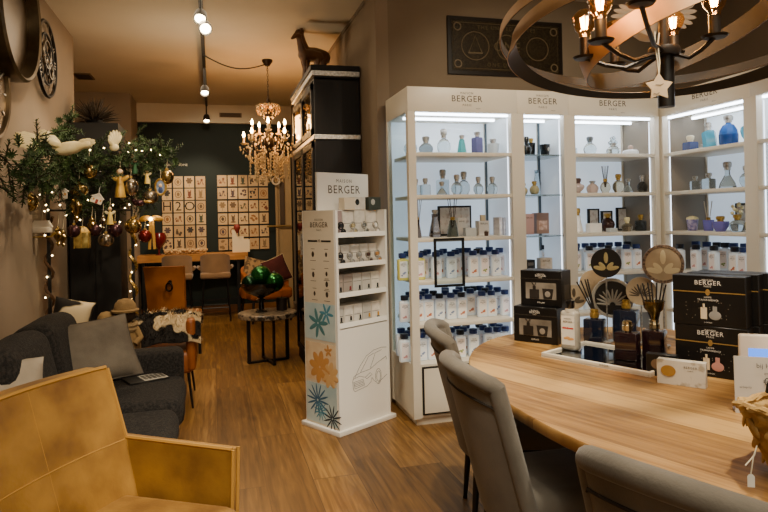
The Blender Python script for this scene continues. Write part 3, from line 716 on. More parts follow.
# four trays with lips
TZ = [1.318, 1.113, .916, .712]
for z in TZ:
    MB().b2((.03, .03, z), (W - .02, D - .03, z + .012)).build('tray', CARDW, st)
    lp = MB(); lp.box((W / 2 + .005, .012, z + .012), (W - .05, .006, .034), (-.25, 0, 0)); lp.build('tray_lip', CARDW, st)
SL = Matrix.Translation(O) @ rotz(ANG)
def onst(x, y, z): return SL @ Vector((x, y, z))
CW = mat('carton_offwhite', 'dcd6cc', 'cdc6bb', 30, rough=.55); CP = mat('carton_mauve', '9d8b8a', rough=.55); CG = mat('carton_dove', 'b9b5ae', rough=.55); CT = mat('carton_taupe', '9c9087', rough=.5)
ROW = ['top tray', 'second tray', 'third tray', 'bottom tray']
for r, z in enumerate(TZ):
    n = (4, 5, 5, 5)[r]; wd = (W - .06) / n
    for i in range(n):
        x = .035 + wd * (i + .5)
        m = [[CP, CW, CW, CW], [CW] * 5, [CT, CT, CG, CG, CW], [CG, CW, CW, CG, CW]][r][i]
        q = onst(x, .15 if r < 2 else .13, z + .012)
        c = carton(f'scent carton, {ORD[i + 1]} from left in the {ROW[r]} of the white product stand', q, (wd * .93, .12, (.165, .135, .13, .12)[r]), m, ANG, 'scent_carton', group='scent cartons on the product stand')
        MB().b2((-wd * .4, -.0608, .075 if r < 3 else .05), (wd * .4, -.06, .078 if r < 3 else .053)).build('printed_line', mat('line_grey', ''), c)
        # car vent clips / small bottles standing on the lip
        if r < 2:
            q = onst(x - .01, .035, z + .012)
            cl = thing('vent_clip', f'round chrome car scent clip, {ORD[i + 1]} from left on the {ROW[r]} of the product stand', 'scent clip', q, ANG, 'round scent clips on the product stand')
            mt = [[BLK, AMB, SMK, WCER], [BLK, SILV, SILV, BRN, mat('tan_wood', 'b07f48', rough=.5)]][r][i]
            k = MB(); k.tube([(.024 * cos(a * pi / 8), 0, .062 + .024 * sin(a * pi / 8)) for a in range(16)], .005, 6, closed=True); k.build('clip_ring', SILV if mt is not BLK else mt, cl)
            MB().lathe([(0, -.006), (.014, -.006), (.014, .006), (0, .006)], M=R((0, 0, .062), pi / 2), n=14).build('insert', mt, cl)
            k = MB(); k.tube([(.012 + .018 * cos(a * pi / 8), -.012, .02 + .018 * sin(a * pi / 8)) for a in range(16)], .005, 6, closed=True); k.build('clip_ring', SILV if mt is not BLK else mt, cl)
            MB().lathe([(0, -.004), (.012, -.004), (.012, .004), (0, .004)], M=R((.012, -.012, .02), pi / 2), n=14).build('insert', mt, cl)
        else:
            q = onst(x - .01, .036, z + .012)
            cl = thing('scent_vial', f'small dark-capped scent vial, {ORD[i + 1]} from left on the {ROW[r]} of the product stand', 'scent vial', q, ANG, 'scent vials on the product stand')
            cc = [[BLK, mat('cap_red', '7c2c30', rough=.4), BLK, BLK, BLK], [BLK, BLK, BLK, mat('cap_gold', 'b98a2a', rough=.4), mat('cap_gold', '')]][r - 2][i]
            MB().lathe([(0, 0), (.011, 0), (.011, .02), (.006, .024), (0, .024)], n=12).build('vial', CLR if i % 2 else SMK, cl)
            MB().lathe([(0, .024), (.007, .024), (.006, .05), (0, .052)], n=10).build('cap', cc, cl)
# boxes standing on top
for i, (x, y, d, m, tx) in enumerate(((.20, .10, (.10, .06, .085), BEI, 'beige carton at the left on top of the product stand'), (.31, .12, (.12, .06, .09), CW, 'white carton with a grey ball print on top of the product stand'), (.44, .10, (.12, .07, .09), mat('carton_slate', '3a4038', rough=.5), 'dark slate carton at the right on top of the product stand'))):
    c = carton(tx, onst(x, y, 1.50), d, m, ANG)
    if i: MB().sphere((-.02, -d[1] / 2 - .001, d[2] * .6), .02, (1, .06, 1.1), 12).build('printed_ball', SMK if i == 1 else CG, c)

# ------------------------------------------------------------------ tall black glazed cabinet on the right wall, deer on top
vc = thing('black_vitrine', 'tall black glazed cabinet with silvery trims against the right wall', 'cabinet', (0.845, 5.2, 0))
VW, VD = .395, 1.35
VZ = 2.64
def vb(lo, hi, n, m, r=.003): return MB().b2(lo, hi, r, 1).build(n, m, vc)
vb((.0, 0, 0), (VW, .04, VZ), 'end_panel', BLW); vb((.0, VD - .04, 0), (VW, VD, VZ), 'end_panel', BLW); vb((VW - .03, .04, 0), (VW, VD - .04, VZ), 'back_panel', BLW)
vb((-.03, -.03, VZ + .055), (VW, VD + .03, VZ + .10), 'cornice', BLW); vb((-.02, -.02, VZ + .01), (VW, VD + .02, VZ + .055), 'silver_trim', SILV); vb((0, 0, VZ - .02), (VW, VD, VZ + .01), 'top_panel', BLW); vb((-.012, -.012, 2.115), (VW, VD + .012, 2.155), 'silver_trim', SILV)
vb((0, .04, 0), (VW, VD - .04, .12), 'base', BLW); vb((.03, .04, 2.10), (VW - .03, VD - .04, 2.13), 'inner_shelf', BLW)
for z in (.55, .95, 1.35, 1.75): vb((.04, .04, z), (VW - .03, VD - .04, z + .015), 'inner_shelf', BLW)
GLD = pane_mat('dark_reflective_glass', '4a5250', .10)
for i in range(2):
    y0 = .04 + i * (VD - .08) / 2; y1 = y0 + (VD - .08) / 2
    for z0, z1 in ((.12, 2.10), (2.16, VZ - .05)):
        d = MB(); d.b2((-.02, y0, z0), (.004, y0 + .05, z1)).b2((-.02, y1 - .05, z0), (.004, y1, z1)).b2((-.02, y0, z0), (.004, y1, z0 + .05)).b2((-.02, y0, z1 - .05), (.004, y1, z1))
        d = d.build('door', BLW, vc); MB().b2((-.01, y0 + .05, z0 + .05), (-.005, y1 - .05, z1 - .05)).build('pane', GLD, d)
        if z1 < 2.2:
            MB().tube([(-.04, y1 - .02 if i == 0 else y0 + .02, 1.1), (-.04, y1 - .02 if i == 0 else y0 + .02, 1.3)], .008).build('handle', SILV, d)
DEER = mat('bronze_brown', '4a3120', '6e4a2a', 5, rough=.45, lo=.3, hi=.7)
def blob(name, chains, m, parent, vox=.014, smooth=3):
    b = MB()
    for pts, rad in chains:
        b.tube(pts, rad, 12)
        b.sphere(pts[0], rad[0] if isinstance(rad, (list, tuple)) else rad, n=12); b.sphere(pts[-1], rad[-1] if isinstance(rad, (list, tuple)) else rad, n=12)
    o = b.build(name, m, parent)
    rm = o.modifiers.new('remesh', 'REMESH'); rm.mode = 'VOXEL'; rm.voxel_size = vox; rm.use_smooth_shade = True
    sm = o.modifiers.new('smooth', 'SMOOTH'); sm.iterations = smooth; sm.factor = .5
    return o
dz = VZ + .10
def deer(name, label, loc, rz, k, headz, hx, kz):
    t = thing(name, label, 'statue', loc, rz)
    V = lambda *p: (p[0] * k, p[1] * k, p[2] * kz)
    V1 = lambda *p: tuple(k * 1.08 * q for q in p)
    legs = [([V(x, y, .17), V(x + .01 * sg, y, .09), V(x - .004, y, .008)], V1(.034, .016, .012)) for x, y, sg in ((.0, -.03, 1), (.03, .035, 1), (.22, -.03, -1), (.25, .035, -1))]
    blob('body', [([V(.26, 0, .21), V(.14, 0, .215), V(.01, 0, .20)], V1(.066, .066, .066)), ([V(.0, 0, .22), V(-.035, -.005, .24 + headz * .5), V(-.06, -.01, .25 + headz)], V1(.052, .038, .032)),
                  ([V(-.055, -.01, .26 + headz), V(-.09 + hx, -.02, .255 + headz), V(-.135 + hx, -.03, .23 + headz), V(-.155 + hx, -.033, .22 + headz)], V1(.034, .032, .021, .017)), ([V(.31, 0, .23), V(.335, 0, .19)], V1(.018, .010))] + legs, DEER, t, .011 * k + .002, 2)
    for s in (-1, 1):
        e = MB(); e.sphere((0, 0, 0), .026 * k, (.45, .3, 1.3), 10, M=R(V(-.045, -.01 + .03 * s, .305 + headz), -.5 * s, .35, 0)); e.build('ear', DEER, t)
    return t
q = at_y(305, 80, 6.0); deer('deer_statue', 'large brown deer statue standing on the black cabinet with its head held high', (q.x, 6.0, dz), .62, 1.02, .07, 0, 1.5)
q = at_y(301, 88, 5.72); deer('deer_statue', 'second brown deer statue on the black cabinet, in front, its head lower and further left', (q.x + .02, 5.72, dz), .5, .72, .09, -.03, 1.1)
# ------------------------------------------------------------------ card wall on the dark green back wall
BKF = mat('card_frame_black', '0e0f0e', rough=.5)
CREAM = ['c4a67c', 'b89a6e', 'cbb088', 'bd9f74', 'b09066']
MOT = ['5c4630', '6a3826', '3c4030', '4a3a2a', '84582e', '2f2a26', '7a6040', '4a3a3c']
cr = random.Random(11)
def card(x, z, label, letter=None, motif=0, grp=None):
    w = .142; h = .174
    t = thing('wall_card', label, 'card', (x, 10.085, z), 0, grp)
    MB().b2((-w / 2 - .008, 0, -h / 2 - .008), (w / 2 + .008, .015, h / 2 + .008)).build('backing', BKF, t)
    MB().b2((-w / 2, -.004, -h / 2), (w / 2, 0, h / 2)).build('card_face', mat('card_paper' + str(cr.randrange(5)), CREAM[cr.randrange(5)], rough=.7), t)
    b = MB()
    mm = mat('card_ink' + str(motif % 8), MOT[motif % 8], rough=.7)
    if letter:
        b.text(letter, .2, R((0, -.0048, 0), pi / 2)); mm = mat('letter_black', '15120f', rough=.7)
    else:
        k = motif % 5; q = lambda x, z, r, sx=1.0, sz=1.0: b.sphere((x, -.0045, z), r, (sx, .04, sz), 8)
        if k == 0:
            q(0, .02, .03); [q(.035 * cos(a), .02 + .035 * sin(a), .016) for a in [i * 1.047 for i in range(6)]]; b.b2((-.003, -.005, -.07), (.003, -.004, 0))
        elif k == 1:
            q(0, .0, .035, .7, 1.3); q(-.02, .045, .012, .6, 2); q(.02, .045, .012, .6, 2); q(0, -.05, .03, 1.4, .4)
        elif k == 2:
            b.tube([(-.05 + .005 * i, -.005, .03 * sin(i * .6) - .01) for i in range(21)], .005, 5); q(.02, .03, .018); q(-.03, -.03, .015)
        elif k == 3:
            [q(cr.uniform(-.045, .045), cr.uniform(-.06, .06), cr.uniform(.010, .022)) for i in range(9)]
        else:
            b.tube([(.045 * cos(i * pi / 10), -.005, .05 * sin(i * pi / 10)) for i in range(20)], .006, 5, closed=True); q(0, 0, .022, 1, 1.4)
    b.build('print', mm, t, smooth=False)
def grid(x0, x1, z0, z1, nc, side_, letters):
    for r in range(6):
        for c in range(nc):
            x = x0 + (x1 - x0) * (c + .5) / nc; z = z1 - (z1 - z0) * (r + .5) / 6
            L = letters.get((r, c))
            card(x, z, f'cream card with big black {L}, third row of the left card block' if L else f'cream printed card in the {ORD[r + 1]} row, {ORD[c + 1]} column of the {side_} card block', L, cr.randrange(40), f'cards of the {side_} block')
grid(-.76, -.095, 1.0, 2.145, 4, 'left', {(2, 0): 'H', (2, 1): '2', (2, 2): 'O'})
grid(.068, .868, .96, 2.165, 5, 'right', {})
p = at_y(177, 165, 10.09)
t = MB().text('PARIS & HOME', .05, R((p.x - .02, 10.097, p.z), pi / 2), 1.1).build('wall_lettering', mat('letter_grey', 'b9b09c', rough=.6), smooth=False); tag(t, 'small pale line of lettering on the dark green wall above the left card block', 'lettering')

# ------------------------------------------------------------------ bar table of thick oak with a live edge
OAK = mat('oak_slab', '8a5a28', 'b98246', 2.2, rough=.5, stretch=(1.2, 9, 9), bump=.1, lo=.3, hi=.72)
OAKD = mat('oak_bark_edge', '5e3a18', '8a5c2c', 7, rough=.7)
bt = thing('bar_table', 'long bar table with a thick live-edge oak top along the back wall', 'table', (0, 0, 0))
xs = [-1.25 + 1.75 * i / 24 for i in range(25)]
fr_ = [(x, 9.62 + .022 * sin(x * 5) + .012 * sin(x * 13 + 1)) for x in xs]
MB().prism(fr_ + [(.505, 10.03), (-1.25, 10.03)], .105, R((0, 0, .845))).build('table_top', OAK, bt)
for x in (-1.0, .36):
    for y in (9.72, 9.96): MB().b2((x - .02, y - .02, 0), (x + .02, y + .02, .875)).build('leg', BLK, bt)
    MB().b2((x - .02, 9.72, .02), (x + .02, 9.96, .05)).build('cross_bar', BLK, bt)
MB().b2((-1.0, 9.95, .2), (.36, 9.97, .23)).build('foot_rail', BLK, bt)
SUE = mat('suede_taupe', '86694a', '7a5e42', 6, rough=.9, sheen=.3)
def stool(px, label):
    q = at_y(px, 300, 9.3)
    t = thing('bar_stool', label, 'bar stool', (q.x, 9.3, 0), 0, 'bar stools at the oak bar table')
    MB().box((0, .02, .66), (.42, .40, .09), r=.03, seg=3).build('seat', SUE, t)
    def f(o):
        def g(u, v):
            a = (u * 2 - 1) * 1.15; rr = .225 + o; top = .94 + .03 * cos(a) - .05 * max(0, abs(a) - .7)
            return Vector((rr * sin(a), .03 - rr * cos(a) * .9, .62 + (top - .62) * v))
        return g
    MB().shell(f(0), f(-.035), 18, 8).build('backrest', SUE, t)
    for sx in (-1, 1):
        MB().tube([(sx * .21, -.02, .76), (sx * .235, .08, .77), (sx * .2, .16, .74)], [.03, .028, .022], 8).build('armrest', SUE, t)
        for sy in (-1, 1): MB().tube([(sx * .16, .02 + sy * .15, .62), (sx * .2, .02 + sy * .19, 0)], .011, 8).build('leg', BLK, t)
    fr = MB(); fr.tube([(sx_ * .19, .02 + sy_ * .18, .2) for sx_, sy_ in ((-1, -1), (1, -1), (1, 1), (-1, 1))], .008, 6, closed=True); fr.build('foot_ring', BLK, t)
stool(178, 'taupe suede bar stool at the bar table, partly hidden by the leather chair')
stool(216, 'taupe suede bar stool with armrests standing free in front of the bar table')
# things on the bar table
p = at_y(241, 243, 9.8)
bx = thing('balloon_card_display', 'white stepped card display with red balloon, right end of the bar table', 'display card', (p.x, 9.8, .95))
for x0, x1, h in ((-.13, -.055, .34), (-.055, .04, .24), (.04, .13, .19)): MB().b2((x0, -.02, 0), (x1, .02, h)).build('card_step', mat('card_white', 'd8c7a6', rough=.7), bx)
MB().lathe([(0, .29), (.012, .29), (.03, .33), (.05, .37), (.048, .40), (.03, .425), (0, .43)], c=(-.055, -.03, 0), n=16).build('balloon', mat('balloon_red', '7a2a22', rough=.6), bx)
MB().b2((-.062, -.036, .262), (-.048, -.024, .275)).build('basket', mat('tan_wood', ''), bx)
g = thing('flower_garland', 'low garland of cream flowers lying along the bar table', 'garland', (0, 9.75, .95))
fr2 = random.Random(5)
for k in range(16):
    q = at_y(166 + 2.6 * k, 246, 9.75); b = MB()
    for j in range(5): b.ico((q.x + .02 * cos(j * 1.26), .02 * sin(j * 1.26) + fr2.uniform(-.03, .03), .035 + fr2.uniform(0, .03)), .022, 1)
    b.sphere((q.x, 0, .015), .022, (1.3, 1, .7), 8); b.build('flower', mat('flower_cream', 'c9a878', 'b08a5c', 30, rough=.7), g)
p = at_y(159, 246, 9.7)
gb = thing('goblet', 'dark red glass goblet on the bar table beside the hanging ornaments', 'goblet', (p.x, 9.7, .95))
MB().lathe([(0, 0), (.06, 0), (.062, .008), (.015, .02), (.014, .09), (.05, .12), (.105, .2), (.11, .28), (.085, .33), (.08, .33), (.1, .28), (.09, .2), (0, .13)], n=20).build('bowl', mat('glass_wine', '5a0f14', rough=.08, coat=.6), gb)
# ------------------------------------------------------------------ leather armchair with cushions right of the bar table
COG = mat('leather_cognac', '8a4a1c', 'a05c26', 5, rough=.42)
p = at_y(266, 300, 9.0)
ac = thing('leather_armchair', 'cognac leather armchair with two cushions right of the bar table', 'armchair', (p.x, 9.05, 0), .25)
MB().box((0, 0, .40), (.62, .6, .16), r=.05, seg=3).build('seat', COG, ac)
def f(o):
    def g(u, v):
        a = (u * 2 - 1) * 1.9; rr = .34 + o; h = .80 - .16 * (a / 1.9) ** 2
        return Vector((rr * sin(a), .02 + rr * cos(a) * .95, .34 + (h - .34) * v))
    return g
MB().shell(f(0), f(-.06), 22, 8).build('backrest', COG, ac)
for sx in (-1, 1):
    for sy in (-1, 1): MB().tube([(sx * .25, sy * .23, .33), (sx * .28, sy * .26, 0)], [.02, .012], 8).build('leg', BLK, ac)
def cushion(label, M, w, h, t, m, seam=None, name='cushion'):
    o = thing(name, label, 'cushion', M.translation); o.matrix_world = M
    MB().pillow(w, h, t).build('cover', m, o)
    if seam:
        pts = []
        for a0, b0, a1, b1 in ((-1, -1, 1, -1), (1, -1, 1, 1), (1, 1, -1, 1), (-1, 1, -1, -1)):
            for k in range(8):
                a = a0 + (a1 - a0) * k / 8; b = b0 + (b1 - b0) * k / 8
                pts.append((a * w / 2 * (1 - .06 * (1 - b * b)), 0, b * h / 2 * (1 - .06 * (1 - a * a))))
        MB().tube(pts, .005, 6, closed=True).build('piping', seam, o)
    return o
cushion('beige patterned cushion standing on the cognac armchair', Matrix.Translation((p.x - .13, 9.08, .70)) @ Euler((-.2, .25, .2)).to_matrix().to_4x4(), .38, .38, .12, mat('fabric_beige_pattern', '9a7c52', '5a4630', 14, rough=.9, lo=.48, hi=.56))
cushion('burgundy cushion with a pale stripe on the cognac armchair', Matrix.Translation((p.x + .15, 9.05, .70)) @ Euler((-.25, -.35, .1)).to_matrix().to_4x4(), .38, .38, .12, mat('fabric_burgundy', '4a1a18', '38100f', 5, rough=.9), mat('piping_cream', 'c9b48c', rough=.8))
# ------------------------------------------------------------------ round coffee table
ct = thing('coffee_table', 'round side table with a marbled top on black crossed legs', 'table', (.515, 6.40, 0), .2)
MB().lathe([(0, .455), (.285, .455), (.295, .462), (.295, .498), (.288, .505), (0, .505)], n=40).build('table_top', mat('terrazzo', '8a7a66', '2e2822', 30, rough=.3, lo=.48, hi=.56), ct)
for k in range(4):
    a = k * pi / 2; M = rotz(a)
    MB().box(M @ Vector((.2, 0, .235)), (.035, .02, .45), (0, 0, a)).build('leg', BLK, ct)
for a in (0, pi / 2): MB().box((0, 0, .012), (.42, .03, .02), (0, 0, a)).build('cross_foot', BLK, ct)
CT = Vector((.515, 6.40, .505))
bw = thing('footed_bowl', 'dark glass footed bowl on the round side table, holding green balls', 'bowl', CT + Vector((-.06, .02, 0)))
MB().lathe([(0, 0), (.06, 0), (.06, .01), (.03, .03), (.025, .10), (.05, .13), (.02, .14), (.06, .16), (.15, .20), (.20, .27), (.205, .30), (.195, .30), (.19, .27), (.14, .21), (0, .17)], n=28).build('bowl', mat('glass_black_smoke', '1c1a18', rough=.08, coat=.6), bw)
GRB = mat('bauble_green', '1f5a2a', rough=.16, metal=.75)
for i, (dx, dy_, dz_, r, tx) in enumerate(((-.12, -.02, .30, .085, 'glossy dark green ball at the left in the footed bowl'), (-.01, .0, .37, .105, 'largest glossy green ball, topmost in the footed bowl'), (.12, -.02, .30, .10, 'glossy green ball at the right in the footed bowl'))):
    t = thing('green_ball', tx, 'ball', CT + Vector((-.05 + dx, dy_, dz_)))
    MB().sphere((0, 0, 0), r, n=24).build('ball', GRB if i else mat('bauble_darkgreen', '12301c', rough=.12, metal=.75), t); MB().cyl((0, 0, r - .004), .012, .016).build('ball_cap', SILV, t)
cd_ = thing('pillar_candle', 'short dark pillar candle beside the bowl on the round side table', 'candle', CT + Vector((.15, .06, 0)))
MB().cyl((0, 0, 0), .055, .13, n=20).build('candle', mat('wax_dark', '1e1410', rough=.5), cd_); MB().cyl((0, 0, .13), .003, .015, n=6).build('wick', BLK, cd_)
# ------------------------------------------------------------------ track lights
rail = thing('track_light_rail', 'black ceiling track light rail running toward the back wall', 'light rail', (-.06, 7.4, CH))
MB().b2((-.018, -2.6, -.055), (.018, 2.45, -.025)).build('rail', BLK, rail)
for y in (-2.2, 0, 2.2): MB().b2((-.008, y - .02, -.03), (.008, y + .02, 0)).build('mount', BLK, rail)
BULBW = emis('spot_glow', 'ffe6b8', 14)
def spot(loc, tilt, label, twin=False):
    t = thing('track_spotlight', label, 'spotlight', loc)
    MB().tube([(0, 0, .02), (0, 0, -.20 if not twin else -.12)], .010, 8).build('stem', BLK, t)
    heads = [((0, 0, -.25 if not twin else -.16), tilt)] + ([((.03, -.02, -.25), (tilt[0] - .2, tilt[1] - .3))] if twin else [])
    for c, (rx, ry) in heads:
        M = R(c, rx, ry)
        h = MB().lathe([(0, .05), (.035, .05), (.045, .03), (.052, -.04), (.050, -.06), (.046, -.06), (.044, -.035), (0, -.035)], M=M, n=18).build('lamp_head', mat('spot_grey', '2c2723', rough=.4, metal=.5), t)
        MB().lathe([(0, -.042), (.040, -.042), (.03, -.05), (0, -.054)], M=M, n=16).build('lens', BULBW, h)
spot((-.06, 5.0, 3.195), (-.75, .1), 'twin spotlight nearest the viewer on the ceiling track', True)
spot((-.06, 7.4, 3.195), (-.65, .0), 'single spotlight in the middle of the ceiling track')
spot((-.06, 9.45, 3.195), (-.5, .0), 'spotlight at the far end of the ceiling track')
# ------------------------------------------------------------------ crystal chandelier
ch = thing('crystal_chandelier', 'crystal chandelier with candle bulbs hanging by a chain over the back of the shop', 'chandelier', (.63, 7.115, 0))
DKB = mat('chandelier_bronze', '2a1c10', rough=.4, metal=.6)
MB().lathe([(0, CH), (.06, CH), (.06, CH - .02), (.025, CH - .07), (0, CH - .07)], n=18).build('ceiling_cup', DKB, ch)
c = MB()
for k in range(13):
    z = CH - .08 - k * .03
    c.tube([(.008 * cos(a * pi / 4) * (k % 2), .008 * cos(a * pi / 4) * (1 - k % 2), z + .018 * sin(a * pi / 4)) for a in range(8)], .003, 5, closed=True)
c.build('chain', DKB, ch)
MB().lathe([(0, 2.82), (.01, 2.82), (.02, 2.78), (.01, 2.72), (.03, 2.66), (.045, 2.6), (.02, 2.52), (.03, 2.42), (.055, 2.35), (.06, 2.28), (.02, 2.22), (.03, 2.16), (0, 2.12)], n=14).build('stem', DKB, ch)
CRY = mat('crystal', 'e8cfa0', rough=.06, trans=.55, ior=1.35)
cru = random.Random(9)
def drops(pts, name='crystal_drops'):
    b = MB()
    for p_, r in pts:
        b.lathe([(0, -r * 1.6), (r * .75, 0), (r * .4, r * .8), (0, r)], c=p_, n=6)
    o = b.build(name, CRY, ch, smooth=False); o['kind'] = 'stuff'; return o
dp = []
for k in range(10):
    a = 2 * pi * k / 10 + .2
    tip = Vector((.30 * cos(a), .30 * sin(a), 2.30)) if k % 2 == 0 else Vector((.19 * cos(a), .19 * sin(a), 2.42))
    arm = MB(); arm.tube([(.02 * cos(a), .02 * sin(a), 2.26), (.12 * cos(a), .12 * sin(a), 2.2), (tip.x * .85, tip.y * .85, tip.z - .09), (tip.x, tip.y, tip.z)], .008, 6); arm.build('arm', DKB, ch)
    MB().lathe([(0, 0), (.02, 0), (.042, .018), (.02, .02), (.012, .03), (.012, .085), (0, .085)], c=tip, n=12).build('candle_cup', mat('candle_ivory', 'c9a870', rough=.5), ch)
    MB().lathe([(0, .085), (.010, .09), (.016, .11), (.010, .135), (0, .155)], c=tip, n=10).build('bulb', emis('candle_glow', 'ffcf85', 26), ch)
    for j in range(7): dp.append(((tip.x + .045 * cos(j * .9), tip.y + .045 * sin(j * .9), tip.z - .03 - .03 * (j % 3)), .013))
    for j in range(6):
        f_ = j / 5; dp.append(((tip.x * (1 - f_ * .75), tip.y * (1 - f_ * .75), tip.z - .05 - .16 * sin(f_ * pi) * .8 - .05 * f_), .013))
for k in range(12):
    a = 2 * pi * k / 12
    for j in range(8):
        s = j / 7; dp.append(((.02 * cos(a) + (.11 * sin(s * pi * .9)) * cos(a), .02 * sin(a) + (.11 * sin(s * pi * .9)) * sin(a), 2.74 - .02 * j + .05 * sin(s * pi)), .012))
    for j in range(9): dp.append(((.22 * cos(a + .2), .22 * sin(a + .2), 2.24 - .04 * j), .016))
    for j in range(8): dp.append(((.15 * cos(a), .15 * sin(a), 2.16 - .04 * j), .016))
    for j in range(6): dp.append(((.10 * cos(a), .10 * sin(a), 2.12 - .035 * j + .1), .013))
    for j in range(7):
        s = j / 6; dp.append(((.26 * (1 - s * .8) * cos(a), .26 * (1 - s * .8) * sin(a), 2.16 - .20 * s), .014))
drops(dp)
for k in range(10):
    a = 2 * pi * k / 10
    sc_ = MB(); sc_.tube([(.02 * cos(a), .02 * sin(a), 2.70), (.10 * cos(a), .10 * sin(a), 2.74), (.135 * cos(a), .135 * sin(a), 2.68), (.11 * cos(a), .11 * sin(a), 2.63)], .006, 5); sc_.build('scroll', mat('crystal_rod', 'b98a50', rough=.15, metal=.3), ch)
MB().sphere((0, 0, 1.93), .035, n=12).build('end_ball', CRY, ch)
cb = MB().tube([Vector((-.06, 6.75, 3.18)) + (Vector((.60, 7.09, 3.19)) - Vector((-.06, 6.75, 3.18))) * (k / 12) - Vector((0, 0, .09 * sin(pi * k / 12))) for k in range(13)], .007, 6).build('power_cable', BLK); tag(cb, 'black power cable swagging from the ceiling rail to the crystal chandelier', 'cable')
hr = thing('hanging_ring', 'white ring hanging below the chandelier by the far right door', 'ornament', at_y(276, 181, 9.9))
MB().tube([(.055 * cos(a * pi / 10), 0, .055 * sin(a * pi / 10)) for a in range(20)], .014, 8, closed=True).build('ring', mat('ring_white', 'c9b89c', rough=.5), hr); MB().tube([(0, 0, .06), (0, 0, .5)], .003, 5).build('cord', BLK, hr)
# ------------------------------------------------------------------ left wall: clocks
WX = -1.27
RX = Matrix.Rotation(pi / 2, 4, 'Y')   # local z -> world x
BRZ = mat('bronze_rim', '4a3c2a', '6b5a40', 6, rough=.35, metal=.8)
FACE = mat('mirror_smoke', '5a4a36', rough=.3, metal=.85)
def wallm(Y, Z): return Matrix.Translation((0, 0, 0)) @ RX
t = thing('wall_mirror', 'large round deep-rimmed bronze mirror, uppermost on the left wall', 'mirror', (WX, 4.46, 2.81))
MB().lathe([(.36, 0), (.43, 0), (.44, .01), (.44, .11), (.425, .125), (.41, .115), (.405, .04), (.36, .03)], M=RX, n=56).build('rim', BRZ, t)
MB().lathe([(0, .03), (.408, .04), (.30, .05), (0, .052)], M=RX, n=48).build('glass', FACE, t)
t = thing('wall_clock', 'round smoky wall clock with steel hands at the left edge, below the deep mirror', 'clock', (WX, 4.11, 2.26))
MB().lathe([(.26, 0), (.305, 0), (.31, .04), (.30, .055), (.285, .05), (.28, .02)], M=RX, n=48).build('rim', BRZ, t)
MB().lathe([(0, .0), (.285, .0), (.283, .03), (0, .032)], M=RX, n=48).build('dial', FACE, t)
MB().tube([(.04, -.02, -.02), (.04, .16, .10)], .006, 6).build('hand', SILV, t); MB().tube([(.045, .02, .0), (.045, -.02, -.12)], .006, 6).build('hand', SILV, t)
for k in range(12): a = k * pi / 6; MB().box((.036, .24 * sin(a), .24 * cos(a)), (.006, .012, .04), (-a, 0, 0)).build('hour_mark', SILV, t)
t = thing('skeleton_clock', 'open-work wall clock with roman numeral ring and gears, third along the left wall', 'clock', (WX, 5.40, 2.745))
t.scale = (.9, .9, .9)
DKM = mat('clock_iron', '241e18', rough=.4, metal=.7); CHM = mat('clock_chrome', '8a8072', rough=.25, metal=1)
def ring3(r, th, x, m, n, name, cy=0, cz=0, par=None): 
    return MB().tube([(x, cy + r * cos(2 * pi * k / n), cz + r * sin(2 * pi * k / n)) for k in range(n)], th, 6, closed=True).build(name, m, par or t)
ring3(.325, .016, .04, DKM, 48, 'outer_ring'); ring3(.22, .011, .04, DKM, 40, 'inner_ring'); ring3(.12, .012, .05, CHM, 30, 'gear_ring', -.03, .03); ring3(.07, .010, .055, CHM, 24, 'gear_ring', .06, -.09); ring3(.05, .008, .055, DKM, 20, 'gear_ring', -.07, -.10)
for k, s in enumerate(('XII', 'I', 'II', 'III', 'IIII', 'V', 'VI', 'VII', 'VIII', 'IX', 'X', 'XI')):
    a = k * pi / 6
    M = frame((.047, .272 * sin(a), .272 * cos(a)), (0, cos(a), -sin(a)), (0, sin(a), cos(a)))
    MB().text(s, .10, M).build('numeral', CHM, t, smooth=False)
for k in range(8): a = k * pi / 4 + .2; MB().tube([(.04, .06 * cos(a), .06 * sin(a)), (.04, .22 * cos(a), .22 * sin(a))], .006, 5).build('spoke', DKM, t)
MB().tube([(.06, 0, 0), (.06, .09, .15)], .007, 5).build('hand', DKM, t); MB().tube([(.062, 0, 0), (.062, -.12, .04)], .007, 5).build('hand', DKM, t)
for r_ in (.0,): MB().lathe([(0, 0), (.03, 0), (.03, .045), (0, .05)], M=RX, n=14).build('hub', CHM, t)

# ------------------------------------------------------------------ tall dark cupboard with a spiky plant on top
cu = thing('dark_cupboard', 'tall plain near-black cupboard behind the hanging ornaments', 'cupboard', (-1.05, 6.33, 0))
NBL = mat('near_black', '121110', rough=.55)
MB().b2((-.2, -.2, .06), (.23, .22, 2.36), .004).build('carcass', NBL, cu); MB().b2((-.19, -.19, 0), (.22, .2, .06)).build('plinth', NBL, cu)
MB().b2((-.195, -.212, .08), (.012, -.2, 2.1)).build('door', NBL, cu); MB().b2((.018, -.212, .08), (.225, -.2, 2.1)).build('door', NBL, cu)
MB().b2((-.2, -.214, 2.12), (.23, -.2, 2.355)).build('top_panel', mat('near_black2', '1e1c1a', rough=.5), cu)
MB().tube([(-.03, -.225, 1.0), (-.03, -.225, 1.2)], .006).build('handle', BLK, cu); MB().tube([(.06, -.225, 1.0), (.06, -.225, 1.2)], .006).build('handle', BLK, cu)
sp = thing('spiky_plant', 'dark dried spiky grass ball on top of the tall near-black cupboard', 'plant', (-1.05, 6.31, 2.36))
b = MB(); rs = random.Random(2)
for k in range(170):
    a = rs.uniform(0, 2 * pi); e = rs.uniform(.05, 1.5); L_ = rs.uniform(.17, .26)
    d = Vector((cos(a) * cos(e), sin(a) * cos(e), sin(e)))
    b.tube([d * .02 + Vector((0, 0, .03)), d * L_ * .7 + Vector((0, 0, .03)), d * L_ + Vector((0, 0, .02))], [.006, .005, .001], 4)
b.build('leaves', mat('dry_grass', '2f261e', '4a3c2c', 20, rough=.8), sp)
